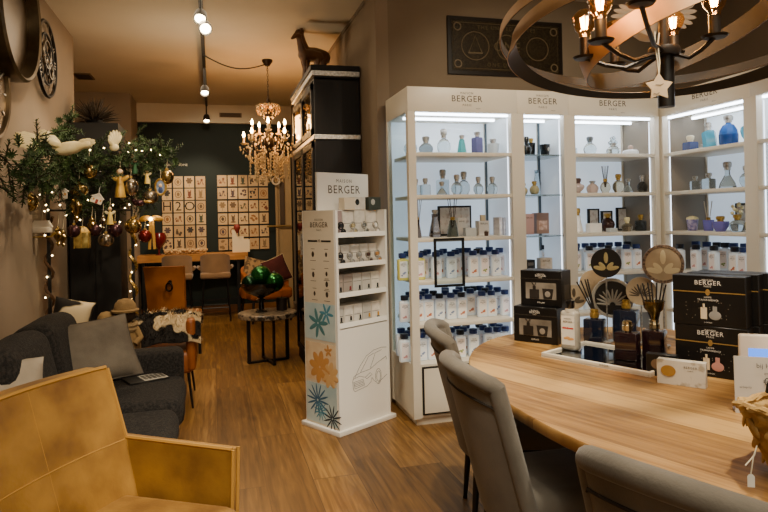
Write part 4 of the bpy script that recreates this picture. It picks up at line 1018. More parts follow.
MB().lathe([(0, 0), (.07, 0), (.09, .05), (.07, .07), (0, .07)], n=18).build('pot', BLK, sp)

# ------------------------------------------------------------------ fir garland on a metal frame, hung with ornaments
def gy(px): return 5.0 + .8 * px / 170.0
gs = thing('ornament_stand', 'thin dark metal frame stand carrying the fir garland and hanging ornaments', 'stand', (0, 0, 0))
q0 = at_y(50, 300, 5.2); q1 = at_y(134, 300, 5.62)
P0 = Vector((max(q0.x, -1.22), 5.2, 0)); P1 = Vector((q1.x, 5.62, 0))
for p in (P0, P1):
    MB().box((p.x, p.y, .94), (.022, .022, 1.86)).build('post', BLK, gs); MB().lathe([(0, 0), (.055, 0), (.055, .012), (0, .014)], c=(p.x, p.y, 0), n=20).build('foot', BLK, gs)
MB().tube([P0 + Vector((0, 0, 1.86)), P1 + Vector((0, 0, 1.86))], .012, 8).build('cross_bar', BLK, gs)
MB().tube([P0 + Vector((0, 0, 1.55)), P1 + Vector((0, 0, 1.55))], .008, 8).build('cross_bar', BLK, gs)
ga = thing('fir_garland', 'bushy dark green fir garland draped over the metal stand on the left', 'garland', (0, 0, 0))
FIR = mat('fir_green', '1f3019', '40572a', 9, rough=.75); TWG = mat('twig', '2c2014', rough=.9)
rg = random.Random(4)
def sprig(b, tw, base, d, L_):
    d = d.normalized(); up = Vector((0, 0, 1)) if abs(d.z) < .9 else Vector((1, 0, 0))
    a = d.cross(up).normalized(); c = a.cross(d)
    pts = [base + d * L_ * t_ + Vector((0, 0, -.04 * L_ * t_ * t_ * 4)) for t_ in (0, .5, 1)]
    tw.tube(pts, [.005, .004, .002], 4)
    n = int(L_ / .006)
    for k in range(n):
        t_ = k / n; p = base + d * L_ * t_ + Vector((0, 0, -.16 * L_ * t_ * t_)); an = k * 2.4
        nd = (a * cos(an) + c * sin(an)) * .9 + d * .7; nd.normalize()
        ln = .042 * (1 - .45 * t_); w = nd.cross(d).normalized() * .0046
        v = [b.bm.verts.new(p - w), b.bm.verts.new(p + w), b.bm.verts.new(p + nd * ln + w * .5), b.bm.verts.new(p + nd * ln - w * .5)]
        b.bm.faces.new(v)
bf, tw = MB(), MB()
hull = [(2, 162), (8, 172), (14, 158), (20, 146), (24, 172), (30, 131), (30, 160), (36, 122), (40, 140), (46, 156), (52, 166), (58, 150), (64, 165), (70, 158), (76, 170), (84, 160), (92, 156), (100, 160), (108, 152), (116, 160), (124, 146), (130, 156), (138, 148), (146, 158), (152, 150), (160, 148), (166, 150), (40, 165), (56, 140), (46, 132)]
for k in range(560):
    hx, hy = hull[k % len(hull)]
    px = hx + rg.gauss(0, 7); py = hy + rg.gauss(0, 7) + (8 if k % 3 else 0)
    Y = gy(px) + rg.gauss(0, .07) if px > 30 else 3.75 + .045 * px + rg.gauss(0, .05)
    b0 = at_y(px, py, Y)
    if b0.x < WX + .17: b0.x = WX + .17 + rg.uniform(0, .05)
    d = Vector((rg.uniform(-.7, .7), rg.uniform(-1, .5), rg.uniform(-.55, .6)))
    if b0.x < WX + .3: d.x = abs(d.x) * .5; d.y -= .4
    if px > 135: d = Vector((d.x * .4, d.y, d.z))
    elif px > 110: d += Vector((.2, 0, .1))
    L0 = rg.uniform(.10, .19)
    if b0.x + d.normalized().x * L0 < WX + .06: d.x = abs(d.x)
    sprig(bf, tw, b0, d, L0)
for k in range(150):   # the darker body of the garland behind the ornaments
    px = rg.uniform(30, 150); py = rg.uniform(168, 205)
    Y = gy(px) + .08 + rg.gauss(0, .05)
    b0 = at_y(px, py, Y); b0.x = max(b0.x, WX + .24)
    sprig(bf, tw, b0, Vector((rg.uniform(-1, 1), rg.uniform(-.6, .4), rg.uniform(-1, .2))), rg.uniform(.1, .17))
bf.build('needles', FIR, ga, smooth=False)['kind'] = 'stuff'; tw.build('twigs', TWG, ga)['kind'] = 'stuff'
fl = thing('fairy_lights', 'string of small warm fairy lights wound through the fir garland and the posts', 'fairy lights', (0, 0, 0))
FG = emis('fairy_glow', 'ffe0a0', 10); bulb = MB().sphere((0, 0, 0), .0058, n=8).mesh('fairy_bulb', FG)
pts = [(129, 143), (136, 150), (142, 151), (151, 150), (104, 148), (128, 152), (46, 205), (52, 192), (48, 210), (60, 205), (66, 215), (80, 220), (100, 226), (88, 200), (120, 222), (148, 225), (150, 217), (138, 205), (125, 208), (113, 205), (75, 205), (40, 195), (160, 155), (90, 150), (70, 152)]
wire = []
for x, y in pts:
    p = at_y(x, y, gy(x) - .10); wire.append(p)
    o = P(fl, 'bulb', bulb); o.location = p
for k in range(7):
    for pp, sd in ((P0, 1), (P1, -1)):
        z = .55 + k * .17 + rg.uniform(-.04, .04); o = P(fl, 'bulb', bulb); o.location = (pp.x + .03 * sin(k * 2), pp.y - .035, z)
wire.sort(key=lambda p: p.x)
MB().tube(wire, .0025, 4).build('wire', mat('wire_green', '1c2a14', rough=.7), fl)
for pp, tx in ((P0, 'left'), (P1, 'right')):
    w = MB(); w.tube([(pp.x + .028 * cos(k * .9), pp.y + .028 * sin(k * .9), 1.5 - k * .03) for k in range(42)], .011 if pp is P0 else .014, 6)
    w = w.build('tinsel_wrap', mat('bark_brown', '3a2616', '55381e', 12, rough=.85) if pp is P0 else mat('tinsel_gold', '6b5526', 'c9a860', 60, rough=.3, metal=.7, lo=.4, hi=.6)); tag(w, ('brown bark-like' if pp is P0 else 'glittering gold tinsel') + f' wrap wound around the {tx} post of the ornament stand', 'decoration')
GLDB = mat('mercury_gold', 'b59a5c', '7a6238', 14, rough=.2, metal=.9); SLVB = mat('mercury_silver', 'b9ad98', '7a6c5a', 14, rough=.18, metal=.95); PURB = mat('bauble_plum', '4a3034', rough=.2, metal=.7)
REDB = mat('bauble_red', '6a1a16', rough=.2, metal=.6); CRM = mat('wing_cream', 'e6d9b0', 'd2c08a', 12, rough=.75); YELL = mat('angel_yellow', 'e0c060', rough=.6)
CORD = mat('cord_pale', 'b9ad90', rough=.8)
def hang(label, px, py, name='ornament', dy=-.13, cat='ornament'):
    p = at_y(px, py, gy(px) + dy); t = thing(name, label, cat, p)
    return t
def cord(t, L_=.08, z=.0): MB().tube([(0, 0, z), (.003, .01, z + L_ * .5), (0, .03, z + L_)], .002, 5).build('cord', CORD, t)
def bauble(label, px, py, r, m, ob=1.0, dy=-.13):
    t = hang(label, px, py, 'bauble', dy)
    MB().lathe([(r * sin(pi * k / 14), -r * ob * cos(pi * k / 14)) for k in range(15)], n=20).build('ball', m, t)
    MB().cyl((0, 0, r * ob - .004), r * .22, .016, n=10).build('bauble_cap', GOLD, t); cord(t, .09, r * ob + .01); return t
def drop(label, px, py, h, m, dy=-.13):
    t = hang(label, px, py, 'drop_ornament', dy)
    MB().lathe([(0, -.5 * h), (.02 * h, -.45 * h), (.10 * h, -.32 * h), (.05 * h, -.24 * h), (.16 * h, -.08 * h), (.20 * h, .08 * h), (.12 * h, .2 * h), (.15 * h, .28 * h), (.06 * h, .36 * h), (.04 * h, .44 * h), (0, .46 * h)], n=16).build('drop', m, t); cord(t, .08, .44 * h); return t
def angel(label, px, py, h, m, wing=CRM, dy=-.14):
    t = hang(label, px, py, 'angel_ornament', dy)
    MB().lathe([(0, -.5 * h), (.17 * h, -.5 * h), (.14 * h, -.2 * h), (.07 * h, .16 * h), (.04 * h, .22 * h), (0, .23 * h)], n=14).build('robe', m, t)
    MB().sphere((0, 0, .32 * h), .11 * h, n=12).build('head', mat('doll_skin', 'd9b48a', rough=.6), t)
    for s in (-1, 1): MB().sphere((0, 0, 0), .17 * h, (.9, .15, .45), 10, M=R((s * .15 * h, .03 * h, .12 * h), 0, -s * .6)).build('wing', wing, t)
    cord(t, .07, .42 * h); return t
def house(label, px, py, w, wall, roofm, dy=-.14, rot=0):
    t = hang(label, px, py, 'house_ornament', dy); t.rotation_euler = (0, rot, .3)
    MB().prism([(-w / 2, -w * .45), (w / 2, -w * .45), (w / 2, .12 * w), (0, .5 * w), (-w / 2, .12 * w)], w * .6, R((0, w * .3, 0), pi / 2)).build('house_wall', wall, t)
    for s in (-1, 1): MB().box((s * w * .29, 0, .34 * w), (w * .74, w * .72, w * .08), (0, s * .65, 0)).build('house_roof', roofm, t)
    MB().b2((-w * .12, -w * .31, -w * .45), (w * .12, -w * .298, -w * .05)).build('house_door', mat('door_red', '8a2a20', rough=.6), t)
    for s in (-1, 1): MB().b2((s * w * .33 - w * .08, -w * .31, -w * .2), (s * w * .33 + w * .08, -w * .298, 0)).build('house_window', mat('window_amber', 'c08a3a', rough=.4), t)
    MB().tube([(0, 0, .5 * w), (-.01, 0, .5 * w + .05), (.0, .02, .5 * w + .1)], .003, 5).build('hook', SILV, t); return t
bauble('large gold mercury-glass ball at the left end of the garland', 27.5, 202, .074, GLDB)
bauble('small gold ball high on the garland, below the dove', 89, 171.5, .062, GLDB)
bauble('gold ball hanging above a spun drop, left of centre', 79, 190, .068, GLDB, .8)
drop('baroque gold drop ornament below a flattened gold ball', 76, 208, .24, GLDB)
bauble('silver-gold egg bauble right of the long gold figure', 131, 187, .062, SLVB, 1.25)
bauble('mottled gold bauble at the right end of the garland, beside the icon', 167, 177, .058, GLDB, 1.1)
bauble('wide silver bauble above the gold ribbon lamp', 150, 197, .068, SLVB, .85)
bauble('pale gold ball low beneath the garland, right of centre', 133, 226, .066, GLDB)
bauble('silver pointed bauble hanging low at the middle', 106, 240, .06, SLVB, .95)
bauble('plum glass bauble hanging low, left of the silver one', 95, 230, .05, PURB)
bauble('dark plum bauble hanging low, right of the silver one', 115, 230, .058, PURB)
bauble('red glass bauble beside the gold ribbon', 145, 236, .055, REDB)
bauble('small dark gold bauble left of the gold lantern', 74, 231, .05, PURB)
bauble('tiny gold bauble at the upper left by the snowy house', 48, 188, .03, GLDB, 1.5)
drop('slim silver icicle ornament hanging under the plum baubles', 103, 222, .14, SLVB)
drop('gold filigree drop beside the gold lantern', 92, 226, .17, GLDB)
drop('string of small gold bells at the left under the snowy house', 58, 236, .17, GLDB)
drop('second string of little bells further left, by the white sleigh', 63, 238, .15, GLDB)
house('red and white snowy house ornament hanging on a silver hook', 60, 193, .095, mat('snow_white', 'd8cdb8', rough=.7), mat('roof_snow', 'e6dfd0', rough=.7))
house('tilted white house ornament in the middle of the garland', 97, 199, .08, mat('snow_white', ''), mat('roof_snow', ''), rot=.35)
t = hang('white sleigh-shaped hanging lantern under the left end of the garland', 42, 230, 'sleigh_ornament')
MB().b2((-.065, -.03, -.02), (.065, .03, .02), .006).build('sleigh_body', mat('snow_white', ''), t)
MB().prism([(-.07, .02), (.07, .02), (.045, .07), (-.045, .07)], .05, R((0, .025, 0), pi / 2)).build('sleigh_roof', mat('snow_white', ''), t)
for s in (-1, 1): MB().tube([(-.08, s * .025, -.05), (.06, s * .025, -.05), (.085, s * .025, -.02)], .005, 5).build('runner', GOLD, t)
MB().tube([(-.085, -.02, .06), (-.09, -.02, -.04), (-.085, -.02, -.13)], .012, 6).build('pole', GOLD, t); cord(t, .12, .06)
t = hang('square gold glass lantern ornament hanging low, left of centre', 82.5, 239, 'lantern_ornament')
MB().b2((-.055, -.05, -.07), (.055, .05, .05), .004).build('lantern_body', mat('gold_glass', 'c9ae62', '7a6230', 18, rough=.15, metal=.5), t)
MB().lathe([(.06, .05), (.03, .09), (.012, .10), (0, .10)], n=4).build('lantern_roof', GOLD, t)
for sx in (-1, 0, 1): MB().b2((sx * .05 - .003, -.054, -.07), (sx * .05 + .003, -.05, .05)).build('lantern_bar', GOLD, t)
cord(t, .1, .1)
angel('tall slender gold angel ornament in the middle of the garland', 120, 182, .25, mat('gold_leaf', 'd2a84a', 'a8803a', 14, rough=.45, metal=.3), mat('gold_leaf', ''))
angel('small yellow angel ornament at the right, near the icon', 147, 176, .13, YELL)
angel('yellow-skirted fairy ornament hanging low at the middle', 110, 215, .15, YELL)
angel('green-robed doll ornament with pale head beside the fairy lights', 135, 166, .13, mat('doll_green', '2c5a38', rough=.7), mat('doll_green', ''))
t = hang('oval gilt icon ornament with a blue picture at the right end of the garland', 160.5, 187, 'icon_ornament')
MB().tube([(.042 * cos(a * pi / 14), 0, .065 * sin(a * pi / 14)) for a in range(28)], .010, 8, closed=True).build('icon_frame', GOLD, t)
MB().lathe([(0, -.004), (.04, -.004), (.04, .004), (0, .004)], M=R((0, 0, 0), pi / 2) @ Matrix.Diagonal((1, 1.55, 1, 1)), n=20).build('icon_picture', mat('icon_blue', '4a5f86', '8a9ab0', 22, rough=.5), t)
MB().sphere((0, -.006, .012), .014, (1, .4, 1.2), 10).build('icon_head', mat('doll_skin', ''), t); MB().sphere((0, -.004, -.025), .02, (1, .3, 1.3), 10).build('icon_robe', mat('icon_robe', '2c3c6a', rough=.6), t); cord(t, .09, .07)
t = hang('gold ribbon bow with a glowing little lamp at its knot', 151, 219, 'ribbon_ornament', -.16)
for s in (-1, 1):
    MB().sphere((0, 0, 0), .05, (1, .35, .5), 12, M=R((s * .05, 0, .005), 0, s * .3)).build('bow_loop', mat('ribbon_gold', 'b98a3a', rough=.4, metal=.3), t)
    MB().box((s * .014 + .004, 0, -.13), (.022, .004, .25), (0, -s * .05, 0)).build('ribbon_tail', mat('ribbon_gold', ''), t)
MB().sphere((0, -.03, 0), .016, n=10).build('lamp_bulb', FG, t)
t = hang('small plum bird ornament with a gold tail between the baubles', 139, 203, 'bird_ornament', -.16)
MB().sphere((0, 0, 0), .035, (1.4, .8, .8), 12).build('bird_body', PURB, t); MB().sphere((-.04, 0, .02), .02, n=10).build('bird_head', PURB, t); MB().sphere((.06, 0, .01), .03, (1.4, .3, .4), 8).build('bird_tail', GOLD, t)
def feathers(b, M, n, L_, sweep):
    for k in range(n):
        f_ = k / (n - 1); a = sweep[0] + (sweep[1] - sweep[0]) * f_; ln = L_ * (.55 + .45 * sin(pi * (f_ * .8 + .2)))
        res = bmesh.ops.create_uvsphere(b.bm, u_segments=8, v_segments=6, radius=1)
        bmesh.ops.transform(b.bm, matrix=M @ Matrix.Rotation(-a, 4, 'Y') @ Matrix.Translation((ln * .5, -.002 * k, 0)) @ Matrix.Diagonal((ln * .5, .005, .016, 1)), verts=res['verts'])
t = thing('dove_ornament', 'cream dove ornament with long outstretched wings on top of the garland', 'ornament', at_y(59, 147, gy(59) - .6))
t.scale = (1.18, 1.18, 1.18)
MB().lathe([(0, -.10), (.02, -.09), (.04, -.03), (.036, .03), (.02, .07), (.024, .09), (.018, .11), (0, .12)], M=R((.06, 0, -.005), 0, 1.35), n=14).build('dove_body', CRM, t)
b = MB(); feathers(b, R((0, 0, .0)), 9, .26, (2.72, 3.25)); b.build('dove_wing', CRM, t)
b = MB(); feathers(b, R((.02, -.02, .0)), 7, .15, (2.3, 2.75)); b.build('dove_wing', CRM, t)
b = MB(); feathers(b, R((.10, 0, .015)), 5, .10, (.0, .55)); b.build('dove_tail', CRM, t)
t = thing('wing_ornament', 'upright cream bird wing ornament on top of the garland, right of the dove', 'ornament', at_y(114, 141, gy(114) - .28))
b = MB(); feathers(b, R((0, 0, -.05)), 7, .14, (1.05, 2.1)); b.build('wing_feathers', CRM, t); MB().sphere((0, 0, -.05), .035, (1, .5, .9), 12).build('wing_root', CRM, t)

# ------------------------------------------------------------------ leather dining chair with a pull ring, seen from behind
LEA = mat('leather_brown', '7a4418', '93581f', 4, rough=.45)
p = at_y(160, 300, 6.6)
lc = thing('leather_dining_chair', 'high-backed cognac leather dining chair with an iron pull ring, back toward the viewer', 'chair', (p.x + .07, 6.6, 0), -.22)
def f(o):
    def g(u, v): x = (u * 2 - 1) * (.175 + .02 * v); return Vector((x, o - .10 * v - .02 * cos(x * 8) + .12 * max(0, v - .88) * -3 * .5, .28 + .72 * v))
    return g
MB().shell(f(.06), f(0), 12, 14).build('backrest', LEA, lc)
MB().box((0, .3, .43), (.44, .48, .12), r=.03, seg=3).build('seat', LEA, lc)
for sx in (-1, 1):
    for y in (.08, .5): MB().tube([(sx * .18, y, .4), (sx * .19, y, 0)], .016, 8).build('leg', BLK, lc)
MB().tube([(.06 + .03 * cos(a * pi / 8), -.135, .80 + .04 * sin(a * pi / 8)) for a in range(16)], .009, 8, closed=True).build('pull_ring', mat('iron', '15110d', rough=.4, metal=.8), lc)
MB().lathe([(0, 0), (.02, 0), (.018, .02), (0, .022)], M=R((.06, -.10, .845), pi / 2), n=12).build('ring_plate', mat('iron', ''), lc)

# ------------------------------------------------------------------ low leather armchair with a cowhide over it
cw = thing('low_leather_chair', 'low brown leather chair beyond the sofa arm with a cowhide thrown over it', 'armchair', (-.47, 5.28, 0), 0)
MB().box((0, 0, .36), (.60, .56, .18), r=.04, seg=3).build('seat', COG, cw); MB().box((.285, -.02, .49), (.07, .54, .40), r=.03, seg=3).build('armrest', COG, cw); MB().box((-.27, -.02, .50), (.09, .54, .36), r=.03, seg=3).build('armrest', COG, cw)
for sx, sy in ((-1, -1), (1, -1), (-1, 1), (1, 1)): MB().tube([(sx * .26, sy * .24, .28), (sx * .29, sy * .26, 0)], [.012, .008], 8).build('leg', BLK, cw)
def hide(name, label, M, w, d, hfun, nx=60, ny=40, fur=900, seed=1, cat='cowhide', wscale=5.0):
    rr = random.Random(seed)
    HM = mat('cowhide', '120d0a', 'c9b48e', wscale, rough=.9, lo=.52, hi=.55, detail=1.5)
    o = thing(name, label, cat, (0, 0, 0)); o.matrix_world = M
    fu = lambda u, v: Vector((((u * 2 - 1) * w / 2), ((v * 2 - 1) * d / 2), hfun(u * 2 - 1, v * 2 - 1)))
    b = MB(); b.shell(lambda u, v: fu(u, v) + Vector((0, 0, .012)), fu, nx, ny)
    for k in range(fur):
        u, v = rr.random(), rr.random(); p_ = fu(u, v) + Vector((0, 0, .01)); dr_ = Vector((rr.uniform(-1, 1), rr.uniform(-1.2, .4), rr.uniform(-.2, .9))).normalized() * rr.uniform(.03, .055); w_ = Vector((-dr_.y, dr_.x, 0)).normalized() * .003
        q_ = [b.bm.verts.new(p_ - w_), b.bm.verts.new(p_ + w_), b.bm.verts.new(p_ + dr_)]; b.bm.faces.new(q_)
    b.build('hide', HM, o, smooth=True); return o
hide('cowhide_throw', 'black and white cowhide draped over the low leather chair', Matrix.Translation((-.46, 5.2, .62)), .70, .50, lambda a, c: .085 * (1 - a * a * .6) * (1 - c * c * .5) + .03 * a + .02 * sin(a * 9) * cos(c * 5) - .22 * max(0, -c - .35) - .10 * max(0, a - .8), wscale=6.5, fur=3200)
# cowhide cushion and plush figures behind the sofa
cushion('black and white cowhide cushion standing behind the grey sofa pillow', Matrix.Translation(at_y(72, 316, 4.95)) @ Euler((-.15, .25, .1)).to_matrix().to_4x4(), .27, .24, .14, mat('cowhide_cushion', '120d0a', 'd0bd98', 4.5, rough=.9, lo=.48, hi=.52, detail=1.5), name='cowhide_cushion')
bench = thing('low_bench', 'dark low bench behind the sofa, hidden under plush figures and cushions', 'bench', (-.85, 4.89, 0))
MB().b2((-.33, -.12, .42), (.34, .09, .48), .01).build('bench_top', NBL, bench)
for x in (-.29, .30):
    for y in (-.09, .06): MB().b2((x - .02, y - .02, 0), (x + .02, y + .02, .42)).build('leg', NBL, bench)
PLU = mat('plush_beige', '8c7248', '6e5636', 9, rough=.95, bump=.3, bscale=90); PLD2 = mat('plush_dark', '3a2c1c', rough=.95); SCA = mat('scarf_beige', 'a08862', '7d6848', 12, rough=.95)
def plush(label, px, base_py, Y, h, hat=True):
    p_ = at_y(px, base_py, Y); t_ = thing('plush_figure', label, 'plush figure', (p_.x, Y, .48)); s = h
    MB().lathe([(0, 0), (.22 * s, 0), (.25 * s, .08 * s), (.23 * s, .3 * s), (.15 * s, .5 * s), (.09 * s, .56 * s), (0, .57 * s)], n=18).build('plush_body', PLU, t_)
    MB().sphere((0, -.02 * s, .70 * s), .165 * s, (1, .95, .95), 16).build('plush_head', PLD2, t_)
    MB().lathe([(0, .0), (.23 * s, 0), (.235 * s, .03 * s), (.19 * s, .05 * s), (.17 * s, .14 * s), (.11 * s, .21 * s), (0, .235 * s)], c=(0, -.01, .75 * s), n=18).build('hat', PLU, t_)
    MB().sphere((0, -.17 * s, .67 * s), .035 * s, n=10).build('nose', PLU, t_)
    for sx in (-1, 1): MB().sphere((sx * .06 * s, -.155 * s, .72 * s), .014 * s, n=8).build('eye', BLK, t_); MB().tube([(sx * .17 * s, -.02, .45 * s), (sx * .25 * s, -.1 * s, .3 * s), (sx * .17 * s, -.2 * s, .2 * s)], [.06 * s, .055 * s, .05 * s], 10).build('arm', PLU, t_)
    for k in range(2): MB().tube([(.17 * s * cos(a * pi / 8), .16 * s * sin(a * pi / 8) - .01, (.53 - .07 * k) * s + .015 * s * sin(a * .8)) for a in range(16)], .045 * s, 8, closed=True).build('scarf_wrap', SCA, t_)
    MB().box((.03 * s, -.21 * s, .36 * s), (.07 * s, .02 * s, .26 * s), (.12, .1, 0), r=.008).build('scarf_tail', SCA, t_)
plush('beige plush figure with round hat and wrapped scarf behind the sofa arm', 126, 340, 4.89, .42)
plush('smaller beige plush figure left of the scarfed one, mostly behind the grey pillow', 107, 340, 4.89, .33)

# ------------------------------------------------------------------ sofa
SOF = mat('sofa_charcoal', '100e0d', '37322d', 70, rough=.95, bump=.5, bscale=140, sheen=.0, lo=.42, hi=.8)
so = thing('sofa', 'charcoal chenille sofa along the left wall', 'sofa', (.025, .06, 0))
def sb(lo, hi, n, r=.05, m=SOF): return MB().b2(lo, hi, r, 4).build(n, m, so)
sb((-1.18, 2.80, .10), (-.27, 4.42, .30), 'base', .03)
sb((-1.22, 2.78, .10), (-1.0, 4.44, .74), 'back_frame', .06)
sb((-1.20, 4.20, .10), (-.235, 4.42, .605), 'armrest', .055); sb((-1.20, 2.74, .10), (-.27, 2.93, .46), 'armrest', .055)
sb((-.98, 3.55, .27), (-.215, 4.215, .455), 'seat_cushion', .07); sb((-.98, 2.92, .25), (-.225, 3.54, .435), 'seat_cushion', .07)
for y0, y1, z1 in ((3.56, 4.2, .92), (2.88, 3.54, .90)):
    o = MB().box((0, 0, 0), (.24, y1 - y0, .50), r=.09, seg=5).build('back_cushion', SOF, so); o.location = (-.93, (y0 + y1) / 2, .66); o.rotation_euler = (0, -.22, 0)
for x in (-1.12, -.33):
    for y in (2.86, 4.3): MB().cyl((x, y, 0), .02, .11, r2=.028, n=12).build('leg', BLK, so)
PIL = mat('pillow_grey', '6e6456', '5c5347', 8, rough=.95, bump=.2, bscale=160)
q = at_y(96, 351, 3.99)
cushion('plain grey pillow leaning in the far corner of the charcoal sofa', Matrix.Translation((q.x, 3.99, q.z)) @ Euler((-.55, -.06, .50)).to_matrix().to_4x4(), .45, .40, .16, PIL, mat('pillow_piping', '50483e', rough=.95), 'pillow')
q = at_y(-1, 392, 3.0)
cushion('pale grey pillow on the near part of the sofa, behind the mustard armchair', Matrix.Translation((q.x, 3.0, q.z)) @ Euler((-.6, .1, .45)).to_matrix().to_4x4(), .36, .30, .14, mat('pillow_pale', 'a89c8a', '978b79', 8, rough=.95), None, 'pillow')
bk = thing('magazine', 'open magazine with dark pictures lying on the sofa seat', 'magazine', at_z(146, 379, .458), .42)
MB().b2((-.12, -.085, 0), (.12, .085, .008), .001, 1).build('cover', mat('mag_dark', '2b2926', rough=.4), bk)
MB().b2((-.03, -.075, .008), (.115, .075, .0095)).build('page', mat('mag_page', 'b9b2a4', rough=.5), bk)
for k in range(5): MB().b2((-.02 + k * .027, -.055, .0095), (.0 + k * .027, .055, .0105)).build('picture_block', mat('mag_block', '6e675c', '3a352e', 30, rough=.5), bk)

# ------------------------------------------------------------------ mustard armchair in the near left corner
MUS = mat('mustard_leather', '6c4818', 'a57a30', 5.5, rough=.58, bump=.08, bscale=90, sheen=.05, lo=.3, hi=.7)
MUSD = mat('mustard_seam', 'a87c34', rough=.6)
A0 = atan2(-.515, .857)
ma = thing('mustard_armchair', 'mustard yellow suede-leather armchair in the near left corner, arm toward the sofa', 'armchair', (-.392, 2.16, 0), A0)
def bf(o):
    def g(u, v):
        y = (u * 2 - 1) * (.335 + .0 * v); x = -.06 - .185 * v - o + .03 * (y / .33) ** 2
        return Vector((x, y, .30 + (.60 - .005 * (y / .33) ** 2) * v))
    return g
MB().shell(bf(0), bf(.09), 16, 12).build('backrest', MUS, ma)
pp = [bf(.0)(u / 20, 1.0) + Vector((-.004, 0, .004)) for u in range(21)]; MB().tube(pp, .008, 6).build('piping', MUSD, ma)
pp = [bf(.0)(1.0, v / 12) + Vector((.0, .004, 0)) for v in range(13)]; MB().tube(pp, .007, 6).build('piping', MUSD, ma)
pp = [bf(.0015)(u / 20, .56) for u in range(21)]; MB().tube(pp, .0035, 6).build('seam', MUSD, ma)
pp = [bf(.001)(.5, v / 12) for v in range(13)]; MB().tube(pp, .0018, 6).build('seam', MUSD, ma)
for s in (1, -1):
    def af(o, s=s):
        def g(u, v):
            x = -.20 + .51 * u; top = .638 - .015 * u
            return Vector((x, s * (.305 + o + .03 * v), .26 + (top - .26) * v))
        return g
    MB().shell(af(.0), af(.045), 16, 10).build('armrest', MUS, ma)
    MB().tube([af(.004)(u / 16, 1.0) + Vector((0, 0, .003)) for u in range(17)], .008, 6).build('piping', MUSD, ma)
    MB().tube([af(.043)(1.0, v / 10) + Vector((.003, 0, 0)) for v in range(11)], .007, 6).build('piping', MUSD, ma)
    MB().tube([af(.004)(1.0, v / 10) + Vector((.003, 0, 0)) for v in range(11)], .007, 6).build('piping', MUSD, ma)
MB().box((.11, 0, .37), (.52, .615, .17), r=.05, seg=4).build('seat_cushion', MUS, ma)
MB().box((.06, 0, .24), (.56, .64, .12), r=.02).build('seat_base', MUS, ma)
for sx in (-.2, .3):
    for sy in (-.28, .28): MB().tube([(sx, sy, .2), (sx * 1.12, sy * 1.05, 0)], [.02, .012], 8).build('leg', BLK, ma)
# ------------------------------------------------------------------ oval oak dining table
OAKT = wood_planks('oak_table', ('785427', '9c743e', 'bd965a'), 0.15, 3.5, -0.38, rough=0.5, gap='6a4420', grain=1.5, mortar=.0016)
dt = thing('dining_table', 'large oval oak dining table covered with perfume displays', 'table', (1.935, 2.01, 0))
TA, TB, TZ_ = .915, 1.285, .76
def oval(a, b, n=96, e=2.15): return [(a * abs(cos(t)) ** (2 / e) * (1 if cos(t) > 0 else -1), b * abs(sin(t)) ** (2 / e) * (1 if sin(t) > 0 else -1)) for t in [2 * pi * k / n for k in range(n)]]
b = MB()
rings = []
for s_, z in ((.0, .0), (.012, .0), (.0, .006), (.0, .036), (-.004, .042)):
    pass
prof = [(-.035, -.052), (-.012, -.046), (0, -.036), (0, -.006), (-.004, 0)]
for off, z in prof: rings.append([b.bm.verts.new((x, y, TZ_ + z)) for x, y in oval(TA + off, TB + off)])
for r0, r1 in zip(rings, rings[1:]):
    for k in range(len(r0)): b.bm.faces.new((r0[k], r0[(k + 1) % 96], r1[(k + 1) % 96], r1[k]))
b.bm.faces.new(rings[0][::-1]); b.bm.faces.new(rings[-1]); b.build('table_top', OAKT, dt, ang=.9)
MB().lathe([(0, 0), (.36, 0), (.36, .02), (.1, .04), (.085, .68), (.3, .708), (0, .708)], n=28, sy=1.4).build('pedestal', BLK, dt)

# ------------------------------------------------------------------ grey velvet dining chairs
VEL = mat('velvet_grey', '58534b', '726c63', 5, rough=.85, bump=.12, bscale=140, sheen=.15, lo=.3, hi=.7)
VELD = mat('velvet_seam', '29241f', rough=.9)
def bk(o):
    def g(u, v):
        a = u * 2 - 1
        th = 1.22 * a; rr = .238 + o
        x = -.09 - .125 * v + (.03 - .012 * v) - rr * cos(th) * .5; y = rr * sin(th) * (.93 + .05 * v)
        return Vector((x, y, .35 + (.56 - .035 * a * a) * v))
    return g
def dining_chair(label, loc, rz):
    t = thing('dining_chair', label, 'chair', loc, rz, 'grey dining chairs at the oval table')
    MB().shell(bk(-.03), bk(.028), 30, 18).build('backrest', VEL, t)
    b = MB()   # thick rolled band along the top edge and down both sides
    path = [bk(.004)(0, v / 10) for v in range(0, 10)] + [bk(.004)(u / 24, 1) for u in range(25)] + [bk(.004)(1, 1 - v / 10) for v in range(1, 11)]
    b.tube(path, [.030] * len(path), 12); b.build('edge_roll', VEL, t)
    q = [bk(.031)(.07, v / 12) for v in range(0, 11)] + [bk(.031)(.07 + .86 * k / 24, .855) for k in range(1, 24)] + [bk(.031)(.93, v / 12) for v in range(10, -1, -1)]
    MB().tube(q, .0045, 6).build('seam', VELD, t)
    MB().box((.07, 0, .435), (.46, .41, .12), r=.05, seg=4).build('seat', VEL, t)
    MB().box((.07, 0, .365), (.40, .36, .04), r=.01).build('seat_frame', BLK, t)
    for sx, sy in ((-.12, -.17), (-.12, .17), (.23, -.17), (.23, .17)):
        MB().tube([(sx, sy, .36), (sx * (1.25 if sx < 0 else 1.1), sy * 1.12, 0)], [.019, .011], 10).build('leg', BLK, t)
    return t
c1 = dining_chair('grey velvet dining chair in the middle, second of the three along the oak table', (1.14, 2.08, 0), -0.06)
dup(c1, (1.30, 2.73, 0), -0.30, 'farthest grey velvet dining chair, in front of the lit cabinet')
dup(c1, (1.135, 1.15, 0), 0.37, 'nearest grey velvet dining chair, cut off by the bottom edge of the photo')

